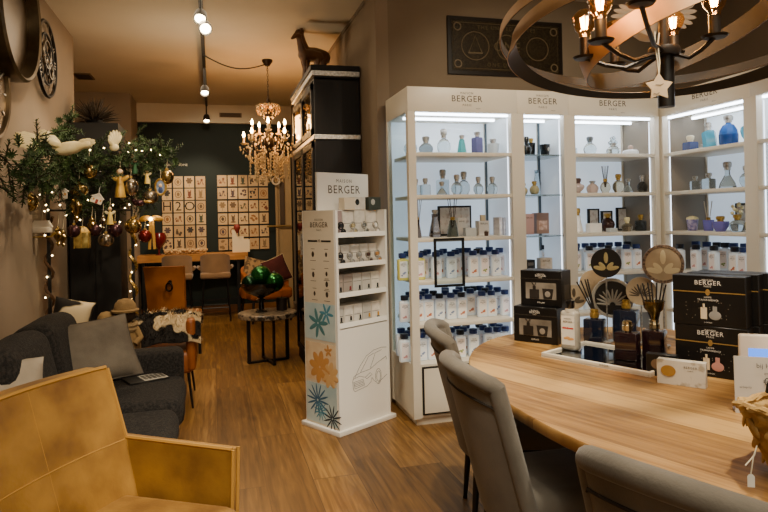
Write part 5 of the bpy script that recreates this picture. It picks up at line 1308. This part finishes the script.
# ------------------------------------------------------------------ things on the dining table
TR = -1.215
TX = Vector((.348, -.9375, 0)); TY = Vector((.9375, .348, 0))
BXK = mat('box_black', '0e0d0d', rough=.38); BXL = mat('box_print_white', 'd8d2c8', rough=.6); BXG = mat('box_gilt', 'a8874a', rough=.4, metal=.5)
def window_box(label, loc, rz, d):
    t = thing('gift_set_box', label, 'box', loc, rz); w, dd, h = d
    MB().b2((-w / 2, 0, 0), (w / 2, dd, h), .002, 1).build('carton', BXK, t)
    MB().b2((-w * .37, -.001, h * .20), (w * .37, 0, h * .66)).build('window', mat('window_pale', '8f877c', '5d564c', 6, rough=.25), t)
    b = MB(); b.b2((-w * .27, -.004, h * .21), (-w * .04, -.001, h * .47)).b2((-w * .19, -.004, h * .47), (-w * .12, -.001, h * .56)); b.tube([(-w * .15, -.004, h * .56), (-w * .22, -.004, h * .68)], .002, 5).tube([(-w * .15, -.004, h * .56), (-w * .10, -.004, h * .68)], .002, 5); b.build('printed_diffuser', mat('print_charcoal', '241f1b', rough=.5), t)
    MB().prism([(.07 * w, .22 * h), (.27 * w, .22 * h), (.30 * w, .50 * h), (.04 * w, .50 * h)], .003, R((0, -.001, 0), pi / 2)).build('printed_candle', mat('print_charcoal', ''), t)
    MB().sphere((.17 * w, -.005, .35 * h), .016, (1, .05, 1), 14).build('printed_emblem', mat('emblem_grey', '8a8278', rough=.5), t)
    MB().b2((-w / 2, -.0012, h * .76), (w / 2, 0, h * .775)).build('line', mat('box_line', '3a342c', rough=.4), t)
    MB().text('MAISON', .010, R((0, -.002, h * .90), pi / 2), 1.1).text('BERGER', .016, R((0, -.002, h * .855), pi / 2), 1.1).text('PARIS', .008, R((0, -.002, h * .80), pi / 2), 1.1).text('BERGER', .011, R((0, -.002, h * .10), pi / 2), 1.1).build('lettering', BXL, t, smooth=False)
    MB().b2((w / 2, .03, h * .2), (w / 2 + .001, dd - .03, h * .6)).build('side_print', mat('box_line', ''), t)
    return t
p = at_z(535.5, 343, TZ_); BR = -.92
window_box('lower black gift box with a window showing two dark jars, on the oak table', (p.x, p.y, TZ_), BR, (.245, .15, .19))
p2 = at_z(535.5, 343, TZ_) + Vector((.045, .012, 0))
window_box('upper black gift box with a window, stacked on the left end of the oak table', (p2.x, p2.y, TZ_ + .191), BR, (.232, .13, .19))
def set_box(label, loc, rz, d, lower):
    t = thing('gift_set_box', label, 'box', loc, rz); w, dd, h = d
    MB().b2((-w / 2, 0, 0), (w / 2, dd, h), .002, 1).build('carton', BXK, t)
    MB().b2((-w / 2, -.0008, h * .665), (w / 2, 0, h * .685)).build('gilt_line', BXG, t)
    MB().lathe([(0, 0), (.011, 0), (.011, .0015), (0, .0015)], M=R((0, -.001, h * .675), pi / 2) @ Matrix.Diagonal((.8, 1.2, 1, 1)), n=12).build('gilt_drop', BXG, t)
    MB().text('MAISON', .010, R((0, -.001, h * .92), pi / 2), 1.2).text('BERGER', .026, R((0, -.001, h * .86), pi / 2), 1.15).text('PARIS', .010, R((0, -.001, h * .79), pi / 2), 1.2).text('LAMPE', .009, R((0, -.001, h * .575), pi / 2), 1.1).text('TRANSPARENCE', .010, R((0, -.001, h * .52), pi / 2), 1.1).text('COFFRET', .007, R((0, -.001, h * .07), pi / 2), 1.1).build('lettering', BXL, t, smooth=False)
    b = MB(); b.b2((-.028, -.002, h * .14), (-.004, 0, h * .37)).cyl((-.016, -.001, h * .37), .004, .015); b.build('printed_bottle', mat('print_cream', 'd2bfa0', rough=.6), t)
    b = MB(); b.sphere((.026, -.001, h * .22), .022, (1.1, .05, .85), 14).b2((.018, -.002, h * .28), (.034, 0, h * .40)); b.build('printed_lamp', mat('print_rosepink', 'b8847a', rough=.5) if lower else mat('print_greyglass', '8a8884', rough=.5), t)
    b = MB(); rr = random.Random(5)
    for k in range(26): b.sphere((rr.uniform(-.085, .085), -.0008, h * rr.uniform(.12, .5)), .0016, (1, .3, 1), 6)
    b.build('printed_spark', mat('spark_grey', '8a8070', rough=.6), t)
    return t
BR2 = -1.02
pL = at_z(676, 372, TZ_); ux = Vector((cos(BR2), sin(BR2), 0)); uy = Vector((-sin(BR2), cos(BR2), 0))
base = pL + ux * .137
LB = set_box('lower front black and gold gift set box in the stack on the oak table', (base.x, base.y, TZ_), BR2, (.274, .10, .208), True)
b2_ = base - ux * .006
set_box('upper front black and gold gift set box in the stack on the oak table', (b2_.x, b2_.y, TZ_ + .209), BR2, (.276, .10, .206), False)
for i in range(2):
    q = base + uy * (.105 + .085 * i) + ux * .018 * (i + 1)
    for j in range(2):
        c = carton(('lower' if j == 0 else 'upper') + (' middle' if i == 0 else ' rear') + ' black gift set box, directly behind the front stack on the oak table', (q.x + uy.x * .04, q.y + uy.y * .04, TZ_ + .21 * j), (.274, .08, .207), BXK, BR2, 'gift_set_box')
        MB().b2((-.137, -.0408, .138), (.137, -.04, .142)).build('gilt_line', BXG, c)
q = base + uy * .31 + ux * .08
carton('pale mint box standing behind the black gift set boxes at the right', (q.x, q.y, TZ_), (.12, .05, .19), mat('carton_mint', 'a9c0b0', rough=.5), BR2)
# low scent boxes in front
pL = at_z(657, 383, TZ_); BR3 = -.90; uxx = Vector((cos(BR3), sin(BR3), 0)); uyy = Vector((-sin(BR3), cos(BR3), 0))
q = pL + uxx * .088 + uyy * .018
t = carton('pale marbled scent box with a round gold window in front of the black boxes', (q.x, q.y, TZ_), (.176, .036, .098), mat('carton_marble', 'cdc6b8', 'a89e8c', 12, rough=.5, lo=.56, hi=.6), BR3, 'scent_box')
MB().lathe([(0, 0), (.022, 0), (.022, .003), (0, .003)], M=R((-.045, -.0175, .055), pi / 2) @ Matrix.Diagonal((1.25, 1, 1, 1)), n=24).build('window', mat('window_gold', 'b08c4c', rough=.35, metal=.5), t)
MB().text('BERGER', .012, R((.035, -.019, .075), pi / 2), 1.2).text('PARIS', .007, R((.035, -.019, .062), pi / 2), 1.2).build('lettering', INK, t, smooth=False)
q2 = at_z(646, 375, TZ_) + uxx * .06 + uyy * .022
t = carton('small black scent box half hidden behind the pale marbled one', (q2.x, q2.y, TZ_), (.12, .034, .092), BXK, BR3, 'scent_box')
MB().lathe([(0, 0), (.02, 0), (.02, .003), (0, .003)], M=R((-.02, -.0165, .05), pi / 2), n=24).build('window', mat('window_brown', '6a5540', rough=.3), t)
# mirrored tray
FL, FR_ = at_z(543, 357, TZ_), at_z(648, 377, TZ_)
ux4 = (FR_ - FL); TW = ux4.length + .02; ux4.normalize(); TRZ = atan2(ux4.y, ux4.x); uy4 = Vector((-ux4.y, ux4.x, 0))
cen = (FL + FR_) / 2 + uy4 * .19
tr = thing('mirror_tray', 'white-rimmed mirrored tray carrying bottles and diffusers on the oak table', 'tray', (cen.x, cen.y, TZ_), TRZ)
TD = .38
MB().b2((-TW / 2, -TD / 2, 0), (TW / 2, TD / 2, .008)).build('tray_base', WHT, tr)
for lo, hi in (((-TW / 2, -TD / 2, 0), (TW / 2, -TD / 2 + .012, .022)), ((-TW / 2, TD / 2 - .012, 0), (TW / 2, TD / 2, .022)), ((-TW / 2, -TD / 2 + .012, 0), (-TW / 2 + .012, TD / 2 - .012, .022)), ((TW / 2 - .012, -TD / 2 + .012, 0), (TW / 2, TD / 2 - .012, .022))):
    MB().b2(lo, hi, .003, 1).build('rim', WHT, tr)
MB().b2((-TW / 2 + .012, -TD / 2 + .012, .008), (TW / 2 - .012, TD / 2 - .012, .011)).build('mirror', mat('mirror', 'c9ccd0', rough=.03, metal=1), tr)
MB().text('BERGER', .012, R((.06, -TD / 2 - .0006, .014), pi / 2), 1.1).build('lettering', mat('line_grey', ''), tr, smooth=False)
ZT = TZ_ + .011
def ont(px, py): return at_z(px, py, ZT)
# big clear refill bottle
q = ont(571, 350)
t = thing('refill_bottle', 'large clear refill bottle with black cap and red print on the mirrored tray', 'bottle', q, TRZ + .15)
MB().box((0, 0, .098), (.088, .058, .196), r=.018, seg=4).lathe([(.028, .19), (.024, .203), (.016, .208), (.016, .214), (0, .214)], n=18).build('body', mat('bottle_clear_pale', 'd2c9b8', rough=.15, trans=.5, ior=1.2), t)
MB().lathe([(0, .208), (.021, .208), (.022, .212), (.022, .243), (.019, .246), (0, .246)], n=20).build('cap', BLKG, t)
l = MB().b2((-.034, -.0302, .03), (.034, -.0292, .172)).build('paper_label', mat('label_cream', 'd8cfbf', rough=.6), t)
MB().text('MAISON', .010, R((0, -.031, .158), pi / 2)).text('BERGER', .014, R((0, -.031, .143), pi / 2)).build('label_print', INK, l, smooth=False)
MB().b2((-.028, -.0308, .108), (-.006, -.0302, .116)).b2((.006, -.0308, .108), (.028, -.0302, .116)).sphere((0, -.0305, .112), .006, (1, .1, 1), 8).build('red_print', mat('print_red', 'b0342c', rough=.6), l)
b = MB()
for k in range(4): b.sphere((-.012 + .010 * k, -.0305, .062 + .004 * sin(k * 2)), .010, (1.2, .05, .6), 8)
b.build('orange_motif', mat('print_orange', ''), l)
NVB = mat('bottle_navy', '10182a', rough=.1, coat=.6); BGB = mat('bottle_burgundy', '1c0c10', rough=.08, coat=.7)
def cube_bottle(label, px, py, w, h, m, top, kind, reeds=None, rz=.25, cup=False, disc=None):
    q = ont(px, py); t = thing(kind, label, 'reed diffuser' if kind == 'reed_diffuser' else 'fragrance lamp', q, TRZ + rz)
    MB().box((0, 0, h / 2), (w, w * .8, h), r=.006, seg=3).lathe([(.022, h - .002), (.018, h + .004), (0, h + .004)], n=16).build('body', m, t)
    MB().lathe([(0, h + .002), (.018, h + .002), (.024, h + .008), (.024, h + .03), (.019, h + .033), (.021, h + .038), (.021, h + .048), (.012, h + .052), (0, h + .052)], n=12).build('collar', top, t, smooth=False)
    if reeds:
        for k in range(reeds[0]):
            a = reeds[1] + (k - reeds[0] / 2) * .10
            MB().tube([(.004 * k - .01, 0, h + .04), (.004 * k - .01 + reeds[2] * sin(a), .01 * (k % 3 - 1), h + .05 + reeds[2] * cos(a))], .0038, 6).build('reed', mat('reed_black', '1c1613', rough=.6), t)
    if cup:
        MB().lathe([(.012, h + .05), (.016, h + .07), (.042, h + .10), (.05, h + .135), (.046, h + .135), (.036, h + .10), (0, h + .07)], n=20).build('gilt_cup', mat('gilt_smoke', '6a5428', rough=.25, metal=.8), t)
    return t
cube_bottle('navy square reed diffuser with gold collar and dark reeds, left on the tray', 595, 341, .098, .118, NVB, GOLD, 'reed_diffuser', (4, -.30, .16))
cube_bottle('navy square lamp with gold crown stopper at the back of the tray', 627, 341, .115, .165, NVB, GOLD, 'fragrance_lamp')
cube_bottle('burgundy-black square lamp with silver crown stopper at the front of the tray', 628, 359, .098, .125, BGB, mat('silver_gilt', 'cfc2a0', rough=.2, metal=1), 'fragrance_lamp')
cube_bottle('burgundy-black square diffuser with gilt cup and dark reeds, right end of the tray', 655, 357, .096, .125, BGB, mat('silver_gilt', ''), 'reed_diffuser', (7, .0, .17), cup=True)
def disc(label, px, py, r_px, depth, dm, mm, rim=None, motif='leaf', tilt=.0, leg_py=346):
    D_ = at_y(px, py, depth); dist = (D_ - CAM).dot(_f); r = r_px * dist / FPX
    t = thing('scented_disc', label, 'scented disc', (D_.x, D_.y, ZT if depth < 2.86 else TZ_), atan2(D_.y, D_.x) - pi / 2)
    zc = D_.z - t.location.z
    M = R((0, 0, zc), pi / 2, tilt)
    MB().lathe([(0, -.004), (r, -.004), (r * 1.01, 0), (r, .004), (0, .004)], M=M, n=40).build('disc', dm, t)
    if rim: MB().lathe([(r * .86, .004), (r * .88, .009), (r * 1.0, .009), (r * 1.03, 0), (r * 1.0, -.006), (r * .86, -.004)], M=M, n=40).build('rim', rim, t)
    b = MB()
    if motif == 'leaf':
        for k, (a, ln) in enumerate(((0, .62), (.75, .5), (-.75, .5), (1.35, .62), (-1.35, .62))):
            res = bmesh.ops.create_uvsphere(b.bm, u_segments=10, v_segments=6, radius=1)
            bmesh.ops.transform(b.bm, matrix=R((0, -.0045, zc - r * (.1 if k == 0 else .45))) @ Matrix.Rotation(a, 4, 'Y') @ Matrix.Translation((0, 0, r * ln * .75)) @ Matrix.Diagonal((r * .15, .0012, r * ln * .62, 1)), verts=res['verts'])
    else:
        for k in range(11):
            a = (k - 5) * .3
            res = bmesh.ops.create_uvsphere(b.bm, u_segments=8, v_segments=6, radius=1)
            bmesh.ops.transform(b.bm, matrix=R((0, -.0045, zc - r * .35)) @ Matrix.Rotation(a, 4, 'Y') @ Matrix.Translation((0, 0, r * .48)) @ Matrix.Diagonal((r * .05, .0012, r * .36, 1)), verts=res['verts'])
    b.build('motif', mm, t)
    MB().tube([(0, .008, 0), (0, .008, zc)], .0035, 8).build('stand_rod', SILV, t); MB().lathe([(0, 0), (.028, 0), (.028, .005), (0, .006)], n=20).build('stand_foot', SILV, t)
CRD = mat('disc_cream', 'b3a287', 'a08f74', 10, rough=.6); BKD = mat('disc_black', '14110f', rough=.4); GLM = mat('motif_gilt', 'b9ac7a', rough=.4, metal=.3); DKMo = mat('motif_dark', '4a3f30', rough=.5)
disc('black disc with a pale gilt leaf, highest in the middle of the tray group', 606, 263, 14.5, 2.80, BKD, GLM)
disc('large cream disc with dark beaded rim and leaf, highest at the right', 663, 264, 19, 2.62, CRD, mat('motif_ivory', 'd5c8a4', rough=.5), mat('rim_bead', '3c2c24', '8a7460', 90, rough=.5))
disc('big black disc with silvery rim and feather pattern behind the navy lamp', 612.5, 298, 19.5, 2.86, BKD, mat('motif_silver', '9a968c', rough=.4, metal=.3), mat('rim_silver', 'b4b0a6', rough=.35, metal=.4), 'fan')
disc('plain cream disc behind the reeds of the navy diffuser', 594, 284, 14, 2.98, CRD, CRD, None, 'fan')
disc('small cream disc with a faint print behind the large clear bottle', 574, 297, 12, 2.96, CRD, DKMo, None, 'leaf')
disc('cream disc with a dark fan print, between the black disc and the beaded one', 641, 291, 14, 2.72, CRD, DKMo, None, 'fan')
# digital frame, price card, basket
SR = -.62
sx = Vector((cos(SR), sin(SR), 0)); sy = Vector((-sin(SR), cos(SR), 0))
q = at_z(741, 398, TZ_); q = q + sx * .12
t = thing('digital_frame', 'white digital frame with a blue screen at the right edge of the table', 'digital frame', (q.x, q.y, TZ_), SR)
h = .235
MB().box((0, 0, h / 2), (.25, .022, h), r=.008, seg=3).build('housing', mat('plastic_cream', 'e2d6c6', rough=.4), t)
MB().b2((-.095, -.0125, .05), (.095, -.011, h - .05)).build('screen', mat('screen_blue', '3f74dd', rough=.2, emit='3f78e8', estr=.9), t)
MB().tube([(0, .01, .12), (0, .08, .004)], .006, 6).build('stand_leg', WHT, t)
q = at_z(735, 412, TZ_); q = q + sx * .10
t = thing('price_card', 'grey price card with a euro sign standing in front of the blue-screened frame', 'price card', (q.x, q.y, TZ_), SR)
MB().box((0, 0, .095), (.20, .003, .19), (-.06, 0, 0)).build('card', mat('card_grey', 'bdbab4', rough=.6), t)
MB().text('bij Huis', .022, R((-.035, -.004, .162), pi / 2 - .06), align='LEFT').text('geurlamp', .010, R((-.012, -.004, .138), pi / 2 - .06), align='LEFT').text('€', .036, R((-.016, -.004, .108), pi / 2 - .06), align='LEFT').text('actieprijs', .010, R((-.085, -.004, .088), pi / 2 - .06), align='LEFT').build('lettering', mat('ink_grey', '4a4a4c', rough=.6), t, smooth=False)
MB().box((0, .02, .004), (.2, .05, .004)).build('card_foot', mat('card_grey', ''), t)
BSK = mat('basket_straw', 'c4a264', '987440', 14, rough=.8, bump=.3, bscale=60)
q = Vector((1.475, 1.225, TZ_))
t = thing('wicker_basket', 'woven straw basket with red fruits at the right edge of the table', 'basket', q, .2)
t.scale = (1.2, 1.2, 1.2)
bb = MB()
def wv(u, v):
    a = u * 2 * pi; r = .085 + .06 * v + .004 * (1 if (int(u * 28) + int(v * 7)) % 2 else -1)
    return Vector((r * 1.15 * cos(a), r * sin(a), .005 + .125 * v + (.03 * cos(a) ** 2) * v))
bb.shell(wv, lambda u, v: wv(u, v) * .93 + Vector((0, 0, .006)), 57, 15).cyl((0, 0, 0), .095, .012, n=28); bb.build('basket_body', BSK, t, ang=1.2)
rim = [wv(k / 40, 1.0) + Vector((0, 0, .004)) for k in range(40)]
for ph in (0, pi): MB().tube([p_ + Vector((0, .003 * cos(k * 1.7 + ph), .003 * sin(k * 1.7 + ph))) for k, p_ in enumerate(rim)], .007, 6, closed=True).build('rim_braid', BSK, t)
for k in range(14):
    for r_ in range(3):
        a = (k + .5 * (r_ % 2)) * 2 * pi / 14; p_ = wv(a / (2 * pi), .2 + .28 * r_); s_ = MB(); s_.sphere((0, 0, 0), .02, (.16, 1.5, .5), 8, M=Matrix.Translation(p_) @ rotz(a) @ Matrix.Rotation(.6 if k % 2 else -.6, 4, 'X'))
        s_.build('straw_strand', BSK, t)
MB().tube([(.0 + .02 * cos(k * pi / 12) , .12 * cos(k * pi / 12), .15 + .075 * sin(k * pi / 12)) for k in range(13)], .008, 8).build('handle', mat('handle_green_black', '101613', rough=.3), t)
bw_ = Vector((cos(.2) , sin(.2), 0)); RF = mat('fruit_red', '7a1c1c', 'b58a4a', 18, rough=.45, lo=.5, hi=.62)
for k, (x, y, z) in enumerate(((-.03, -.06, .115), (-.055, .01, .11), (.02, -.02, .13), (.05, .05, .115), (.07, -.05, .11))):
    f_ = thing('red_bauble', ('nearest', 'leftmost', 'topmost', 'rearmost', 'rightmost')[k] + ' red patterned ball in the straw basket', 'ball', q + Vector((x, y, z)) * 1.2)
    MB().sphere((0, 0, 0), .034, (1, 1, .9), 18).build('ball', RF, f_); MB().cyl((0, 0, .028), .006, .01, n=8).build('stub', GOLD, f_)
tg = thing('price_tag', 'small white price tag tied to the rim of the straw basket', 'price tag', at_z(751, 478, .80), 0)
MB().prism([(-.008, -.022), (.008, -.022), (.008, .004), (.004, .009), (-.004, .009), (-.008, .004)], .001, R((0, 0, 0), pi / 2, 0, -.5)).build('tag_card', mat('tag_white', 'dcdcd8', rough=.6), tg)
MB().tube([(0, 0, .010), (.005, -.003, .05), (.02, .0, .075), (.02, .008, .05), (-.012, .004, .03)], .0016, 5).build('string', mat('string', 'cfc4ac', rough=.8), tg)

# ------------------------------------------------------------------ hoop chandelier over the table
hc = Vector((1.5006, 1.7863, 2.0666))
hl = thing('hoop_chandelier', 'pendant of crossing dark metal hoops with copper insides and bare globe bulbs over the table', 'chandelier', (0, 0, 0))
HO = mat('hoop_dark', '242322', '1b1a19', 10, rough=.55, metal=.2); HI = mat('hoop_copper', 'c09c72', 'a98459', 6, rough=.45, metal=.25)
def hoop(c, r, tx, ty, w, name, mo, mi, twist=0.0):
    n = Vector((sin(ty), sin(tx), cos(tx) * cos(ty))).normalized(); a = n.cross(Vector((0, 1, 0))).normalized(); b_ = n.cross(a)
    def band(rr, th):
        m_ = MB(); N_ = 96; rg_ = []
        for k in range(N_):
            e = a * cos(2 * pi * k / N_) + b_ * sin(2 * pi * k / N_)
            tau = twist * max(0.0, e.dot(Vector((.35, .93, 0)))) ** .5; ww = n * cos(tau) + e * sin(tau); ee = e * cos(tau) - n * sin(tau)
            p_ = c + e * rr
            rg_.append([m_.bm.verts.new(p_ + ww * (w / 2)), m_.bm.verts.new(p_ - ww * (w / 2)), m_.bm.verts.new(p_ + ee * th - ww * (w / 2)), m_.bm.verts.new(p_ + ee * th + ww * (w / 2))])
        for k in range(N_):
            A_, B_ = rg_[k], rg_[(k + 1) % N_]
            for j in range(4): m_.bm.faces.new((A_[j], A_[(j + 1) % 4], B_[(j + 1) % 4], B_[j]))
        return m_
    o = band(r, .003).build(name, mo, hl); band(r - .002, .0018).build('hoop_lining', mi, o)
hoop(hc, .550, .105, .079, .034, 'hoop', HI, HO); hoop(Vector((1.527, 1.817, 2.028)), .5205, .131, .105, .054, 'hoop', HI, HO, -1.45); hoop(Vector((1.60, 1.84, 2.07)), .335, .262, -.209, .07, 'hoop', HI, HO)
BKM = mat('arm_bronze', '2a241f', rough=.4, metal=.5)
hub = at_y(664, 52, 1.82)
MB().lathe([(0, hub.z - .015), (.05, hub.z - .015), (.055, hub.z), (.05, hub.z + .015), (0, hub.z + .015)], c=(hub.x, hub.y, 0), n=24).build('hub', BKM, hl)
MB().cyl((hub.x, hub.y, hub.z), .016, CH - hub.z, n=16).build('stem', BKM, hl); MB().cyl((hub.x, hub.y, CH - .03), .06, .03, n=24).build('ceiling_cup', BKM, hl)
zb = 1.45 + (216 - 113) * ((hub - CAM).dot(_f)) / FPX
MB().cyl((hub.x + .005, hub.y, zb), .028, hub.z - zb, n=24).build('lower_tube', mat('tube_black', '0f0e0e', rough=.35), hl)
GLB = pane_mat('bulb_glass', 'ffdca4', .12); FIL = emis('filament', 'ffb860', 55)
for i, (px, py, Y) in enumerate(((584.5, 21, 1.90), (600, 1, 1.72), (614, 31, 2.04), (673, 21, 2.06), (714, -2, 1.70), (640, -40, 1.55))):
    c = at_y(px, py, Y); r = .0425
    g_ = MB().lathe([(.018, -.062), (.02, -.045), (.032, -.03), (r, 0), (.037, .021), (.021, .037), (0, r)], c=c, n=24).build('globe_bulb', GLB, hl)
    for k in range(5):
        a = k * 2 * pi / 5; MB().tube([(c.x + .007 * cos(a), c.y + .007 * sin(a), c.z - .028), (c.x + .012 * cos(a), c.y + .012 * sin(a), c.z + .012)], .0032, 5).build('filament', FIL, g_)
    MB().cyl((c.x, c.y, c.z - .125), .019, .065, n=18).build('socket', BKM, hl)
    MB().lathe([(0, 0), (.036, .004), (.042, .012), (.036, .012), (0, .010)], c=(c.x, c.y, c.z - .137), n=22).build('drip_pan', BKM, hl)
    e = Vector((c.x, c.y, c.z - .13)); m_ = (hub + e) / 2 + Vector((0, 0, -.045 if c.z - .13 > hub.z - .05 else -.02))
    MB().tube([hub, hub * .7 + e * .3 + Vector((0, 0, -.025)), m_, hub * .25 + e * .75 + Vector((0, 0, -.03)), e], .0075, 8).build('arm', BKM, hl)
# star tag
sp_ = at_y(659, 87, 1.72)
t = thing('star_tag', 'wooden-white star tag with handwriting hanging from the hoop chandelier by a string', 'tag', sp_, -.35)
star = [((.046 if k % 2 == 0 else .026) * sin(k * pi / 5), (.046 if k % 2 == 0 else .026) * cos(k * pi / 5)) for k in range(10)]
MB().prism(star, .006, R((0, .003, 0), pi / 2)).build('star', mat('star_white', 'c9b79c', 'b8a486', 20, rough=.7), t)
MB().tube([(-.018, -.0035, -.02), (-.008, -.0035, -.024), (.0, -.0035, -.018)], .0008, 4).tube([(-.012, -.0035, .008), (.004, -.0035, .006), (.014, -.0035, .011)], .0008, 4).build('handwriting', mat('line_grey', ''), t)
MB().tube([(0, 0, .036), (.004, .0, .08), (.0, .004, .14), (.008, .01, .18)], .0022, 6).tube([(0, 0, .036), (-.003, .0, .085), (-.008, .006, .14), (-.006, .01, .185)], .0022, 6).build('string', mat('string', ''), t)
# winged white ornament behind the bulbs, hung at the wall
w0 = at_y(655, 14, 2.5)
t = thing('winged_ornament', 'white winged cherub ornament hanging behind the globe bulbs', 'ornament', w0, -.4)
MB().sphere((-.04, 0, .0), .045, (1, .9, 1.1), 16).build('head', mat('plaster_white', 'b9b4a8', rough=.6), t)
MB().lathe([(0, -.10), (.05, -.08), (.055, -.03), (.03, .03), (0, .04)], M=R((-.02, .02, -.03), 0, .5), n=14).build('body', mat('plaster_white', ''), t)
for s in (-1, 1):
    b = MB(); feathers(b, R((s * .03, .03, 0), 0, 0, 0) @ (Matrix.Diagonal((s, 1, 1, 1))), 8, .17, (-.5, .8)); b.build('wing', mat('plaster_white', ''), t)
MB().tube([(-.02, .02, .03), (-.02, .02, CH - w0.z)], .0015, 4).build('string', mat('string', ''), t)

# ------------------------------------------------------------------ framed banknote print on the wall behind the cabinets
a, b_ = at_y(447, 15, 4.64), at_y(562, 22, 4.64)
W_, H_ = b_.x - a.x, .47
t = thing('banknote_picture', 'wide dark framed print of an old banknote on the wall above the cabinets', 'picture', ((a.x + b_.x) / 2, 4.66, a.z - H_ / 2))
def fb(lo, hi, n, m): return MB().b2(lo, hi, .003, 1).build(n, m, t)
FK = mat('frame_dark', '1d1712', rough=.35); NOTE = mat('note_ink', '241d15', '3a3022', 40, rough=.35, lo=.4, hi=.6); NL = mat('note_line', '6a5a42', rough=.4)
fb((-W_ / 2, -.02, -H_ / 2), (W_ / 2, 0, H_ / 2), 'frame', FK); fb((-W_ / 2 + .035, -.022, -H_ / 2 + .035), (W_ / 2 - .035, -.02, H_ / 2 - .035), 'print', NOTE)
b = MB()
for (x, r, k) in ((-.28, .12, 1.0), (.28, .10, 1.0), (0, .09, 1.2)):
    b.tube([(x + r * cos(i * pi / 16), -.023, r * k * .95 * sin(i * pi / 16)) for i in range(32)], .004, 5, closed=True)
b.tube([(-.34, -.023, -.06), (-.28, -.023, .08), (-.22, -.023, -.06)], .006, 5, closed=True).b2((-.34, -.0235, -.065), (-.22, -.0225, -.05))
for sx_ in (-1, 1):
    for sz_ in (-1, 1): b.tube([(sx_ * (W_ / 2 - .085) + .03 * cos(i * pi / 8), -.023, sz_ * (H_ / 2 - .085) + .03 * sin(i * pi / 8)) for i in range(16)], .006, 5, closed=True)
b.tube([(-W_ / 2 + .05, -.023, -H_ / 2 + .05), (W_ / 2 - .05, -.023, -H_ / 2 + .05), (W_ / 2 - .05, -.023, H_ / 2 - .05), (-W_ / 2 + .05, -.023, H_ / 2 - .05)], .003, 5, closed=True)
b.text('ONE', .11, R((.0, -.024, .0), pi / 2), 1.1).text('THE UNITED STATES', .045, R((0, -.024, H_ / 2 - .085), pi / 2), 1.3).text('ONE DOLLAR', .045, R((0, -.024, -H_ / 2 + .085), pi / 2), 1.4)
b.build('engraving', NL, t, smooth=False)
fb((-W_ / 2 + .03, -.027, -H_ / 2 + .03), (W_ / 2 - .03, -.0255, H_ / 2 - .03), 'pane', pane_mat('picture_glass', 'f4f4f2', .02))
# ------------------------------------------------------------------ light
def lamp_spot(loc, to, power, col, size, blend=.6, rad=.06):
    l = bpy.data.lights.new('ceiling_spot', 'SPOT'); l.energy = power; l.color = srgb(col); l.spot_size = radians(size); l.spot_blend = blend; l.shadow_soft_size = rad
    o = bpy.data.objects.new('ceiling_spot', l); COL.objects.link(o); o.location = loc
    d = Vector(to) - Vector(loc); o.rotation_euler = d.to_track_quat('-Z', 'Y').to_euler(); return o
def lamp_area(loc, to, power, col, sx_, sy_):
    l = bpy.data.lights.new('soft_light', 'AREA'); l.energy = power; l.color = srgb(col); l.shape = 'RECTANGLE'; l.size = sx_; l.size_y = sy_
    o = bpy.data.objects.new('soft_light', l); COL.objects.link(o); o.location = loc
    d = Vector(to) - Vector(loc); o.rotation_euler = d.to_track_quat('-Z', 'Y').to_euler(); return o
def lamp_point(loc, power, col, rad=.05):
    l = bpy.data.lights.new('bulb_and_fill_light', 'POINT'); l.energy = power; l.color = srgb(col); l.shadow_soft_size = rad
    o = bpy.data.objects.new('bulb_and_fill_light', l); COL.objects.link(o); o.location = loc; return o
WARM = 'fff0d4'; WARM2 = 'ffe6c0'
lamp_spot((1.6, 1.3, 3.2), (1.5, 2.1, .76), 130, WARM, 75)
lamp_spot((.7, 2.2, 3.2), (.7, 3.4, 0), 90, WARM, 70)
lamp_spot((.2, .6, 3.2), (-.3, 2.1, .6), 80, WARM, 60)
lamp_spot((-.3, 3.2, 3.2), (-.9, 5.0, 1.6), 60, WARM2, 55)
lamp_spot((.0, 5.1, 2.98), (-1.0, 5.2, 1.5), 40, WARM2, 70, rad=.03)
lamp_spot((0, 7.5, 2.9), (.2, 10.0, 1.5), 60, WARM2, 75)
lamp_spot((0, 9.2, 2.9), (-.3, 10.0, 1.3), 40, WARM2, 80)
lamp_spot((.3, 4.6, 3.2), (.6, 6.6, .3), 70, WARM2, 60)
lamp_spot((1.9, 2.6, 3.2), (2.4, 4.0, 1.9), 40, WARM, 90)
lamp_area((.8, .2, 3.2), (.9, 1.5, 0), 45, WARM, 2.0, 1.5)
lamp_area((-.2, 6.5, 3.2), (-.2, 6.5, 0), 14, WARM2, 1.2, 4.0)
lamp_point((-.1, 6.0, 2.35), 10, WARM2, .15)  # added fill lamp; brightens ceiling and garland
lamp_point((.63, 7.115, 2.45), 22, 'ffb668', .2)
for p_ in (at_y(600, 1, 1.66), at_y(673, 21, 1.9)): lamp_point(p_, 1.6, 'ffb868', .04)
w = bpy.data.worlds.new('shop_world'); SC.world = w; w.use_nodes = True
w.node_tree.nodes['Background'].inputs[0].default_value = rgba('e0d2b8'); w.node_tree.nodes['Background'].inputs[1].default_value = .38
SC.view_settings.view_transform = 'AgX'
try: SC.view_settings.look = 'AgX - Base Contrast'
except Exception: pass
SC.view_settings.exposure = 1.3
SC.cycles.max_bounces = 8; SC.cycles.transmission_bounces = 8; SC.cycles.transparent_max_bounces = 16
SC.cycles.sample_clamp_indirect = 4.0
SC.cycles.caustics_reflective = False; SC.cycles.caustics_refractive = False
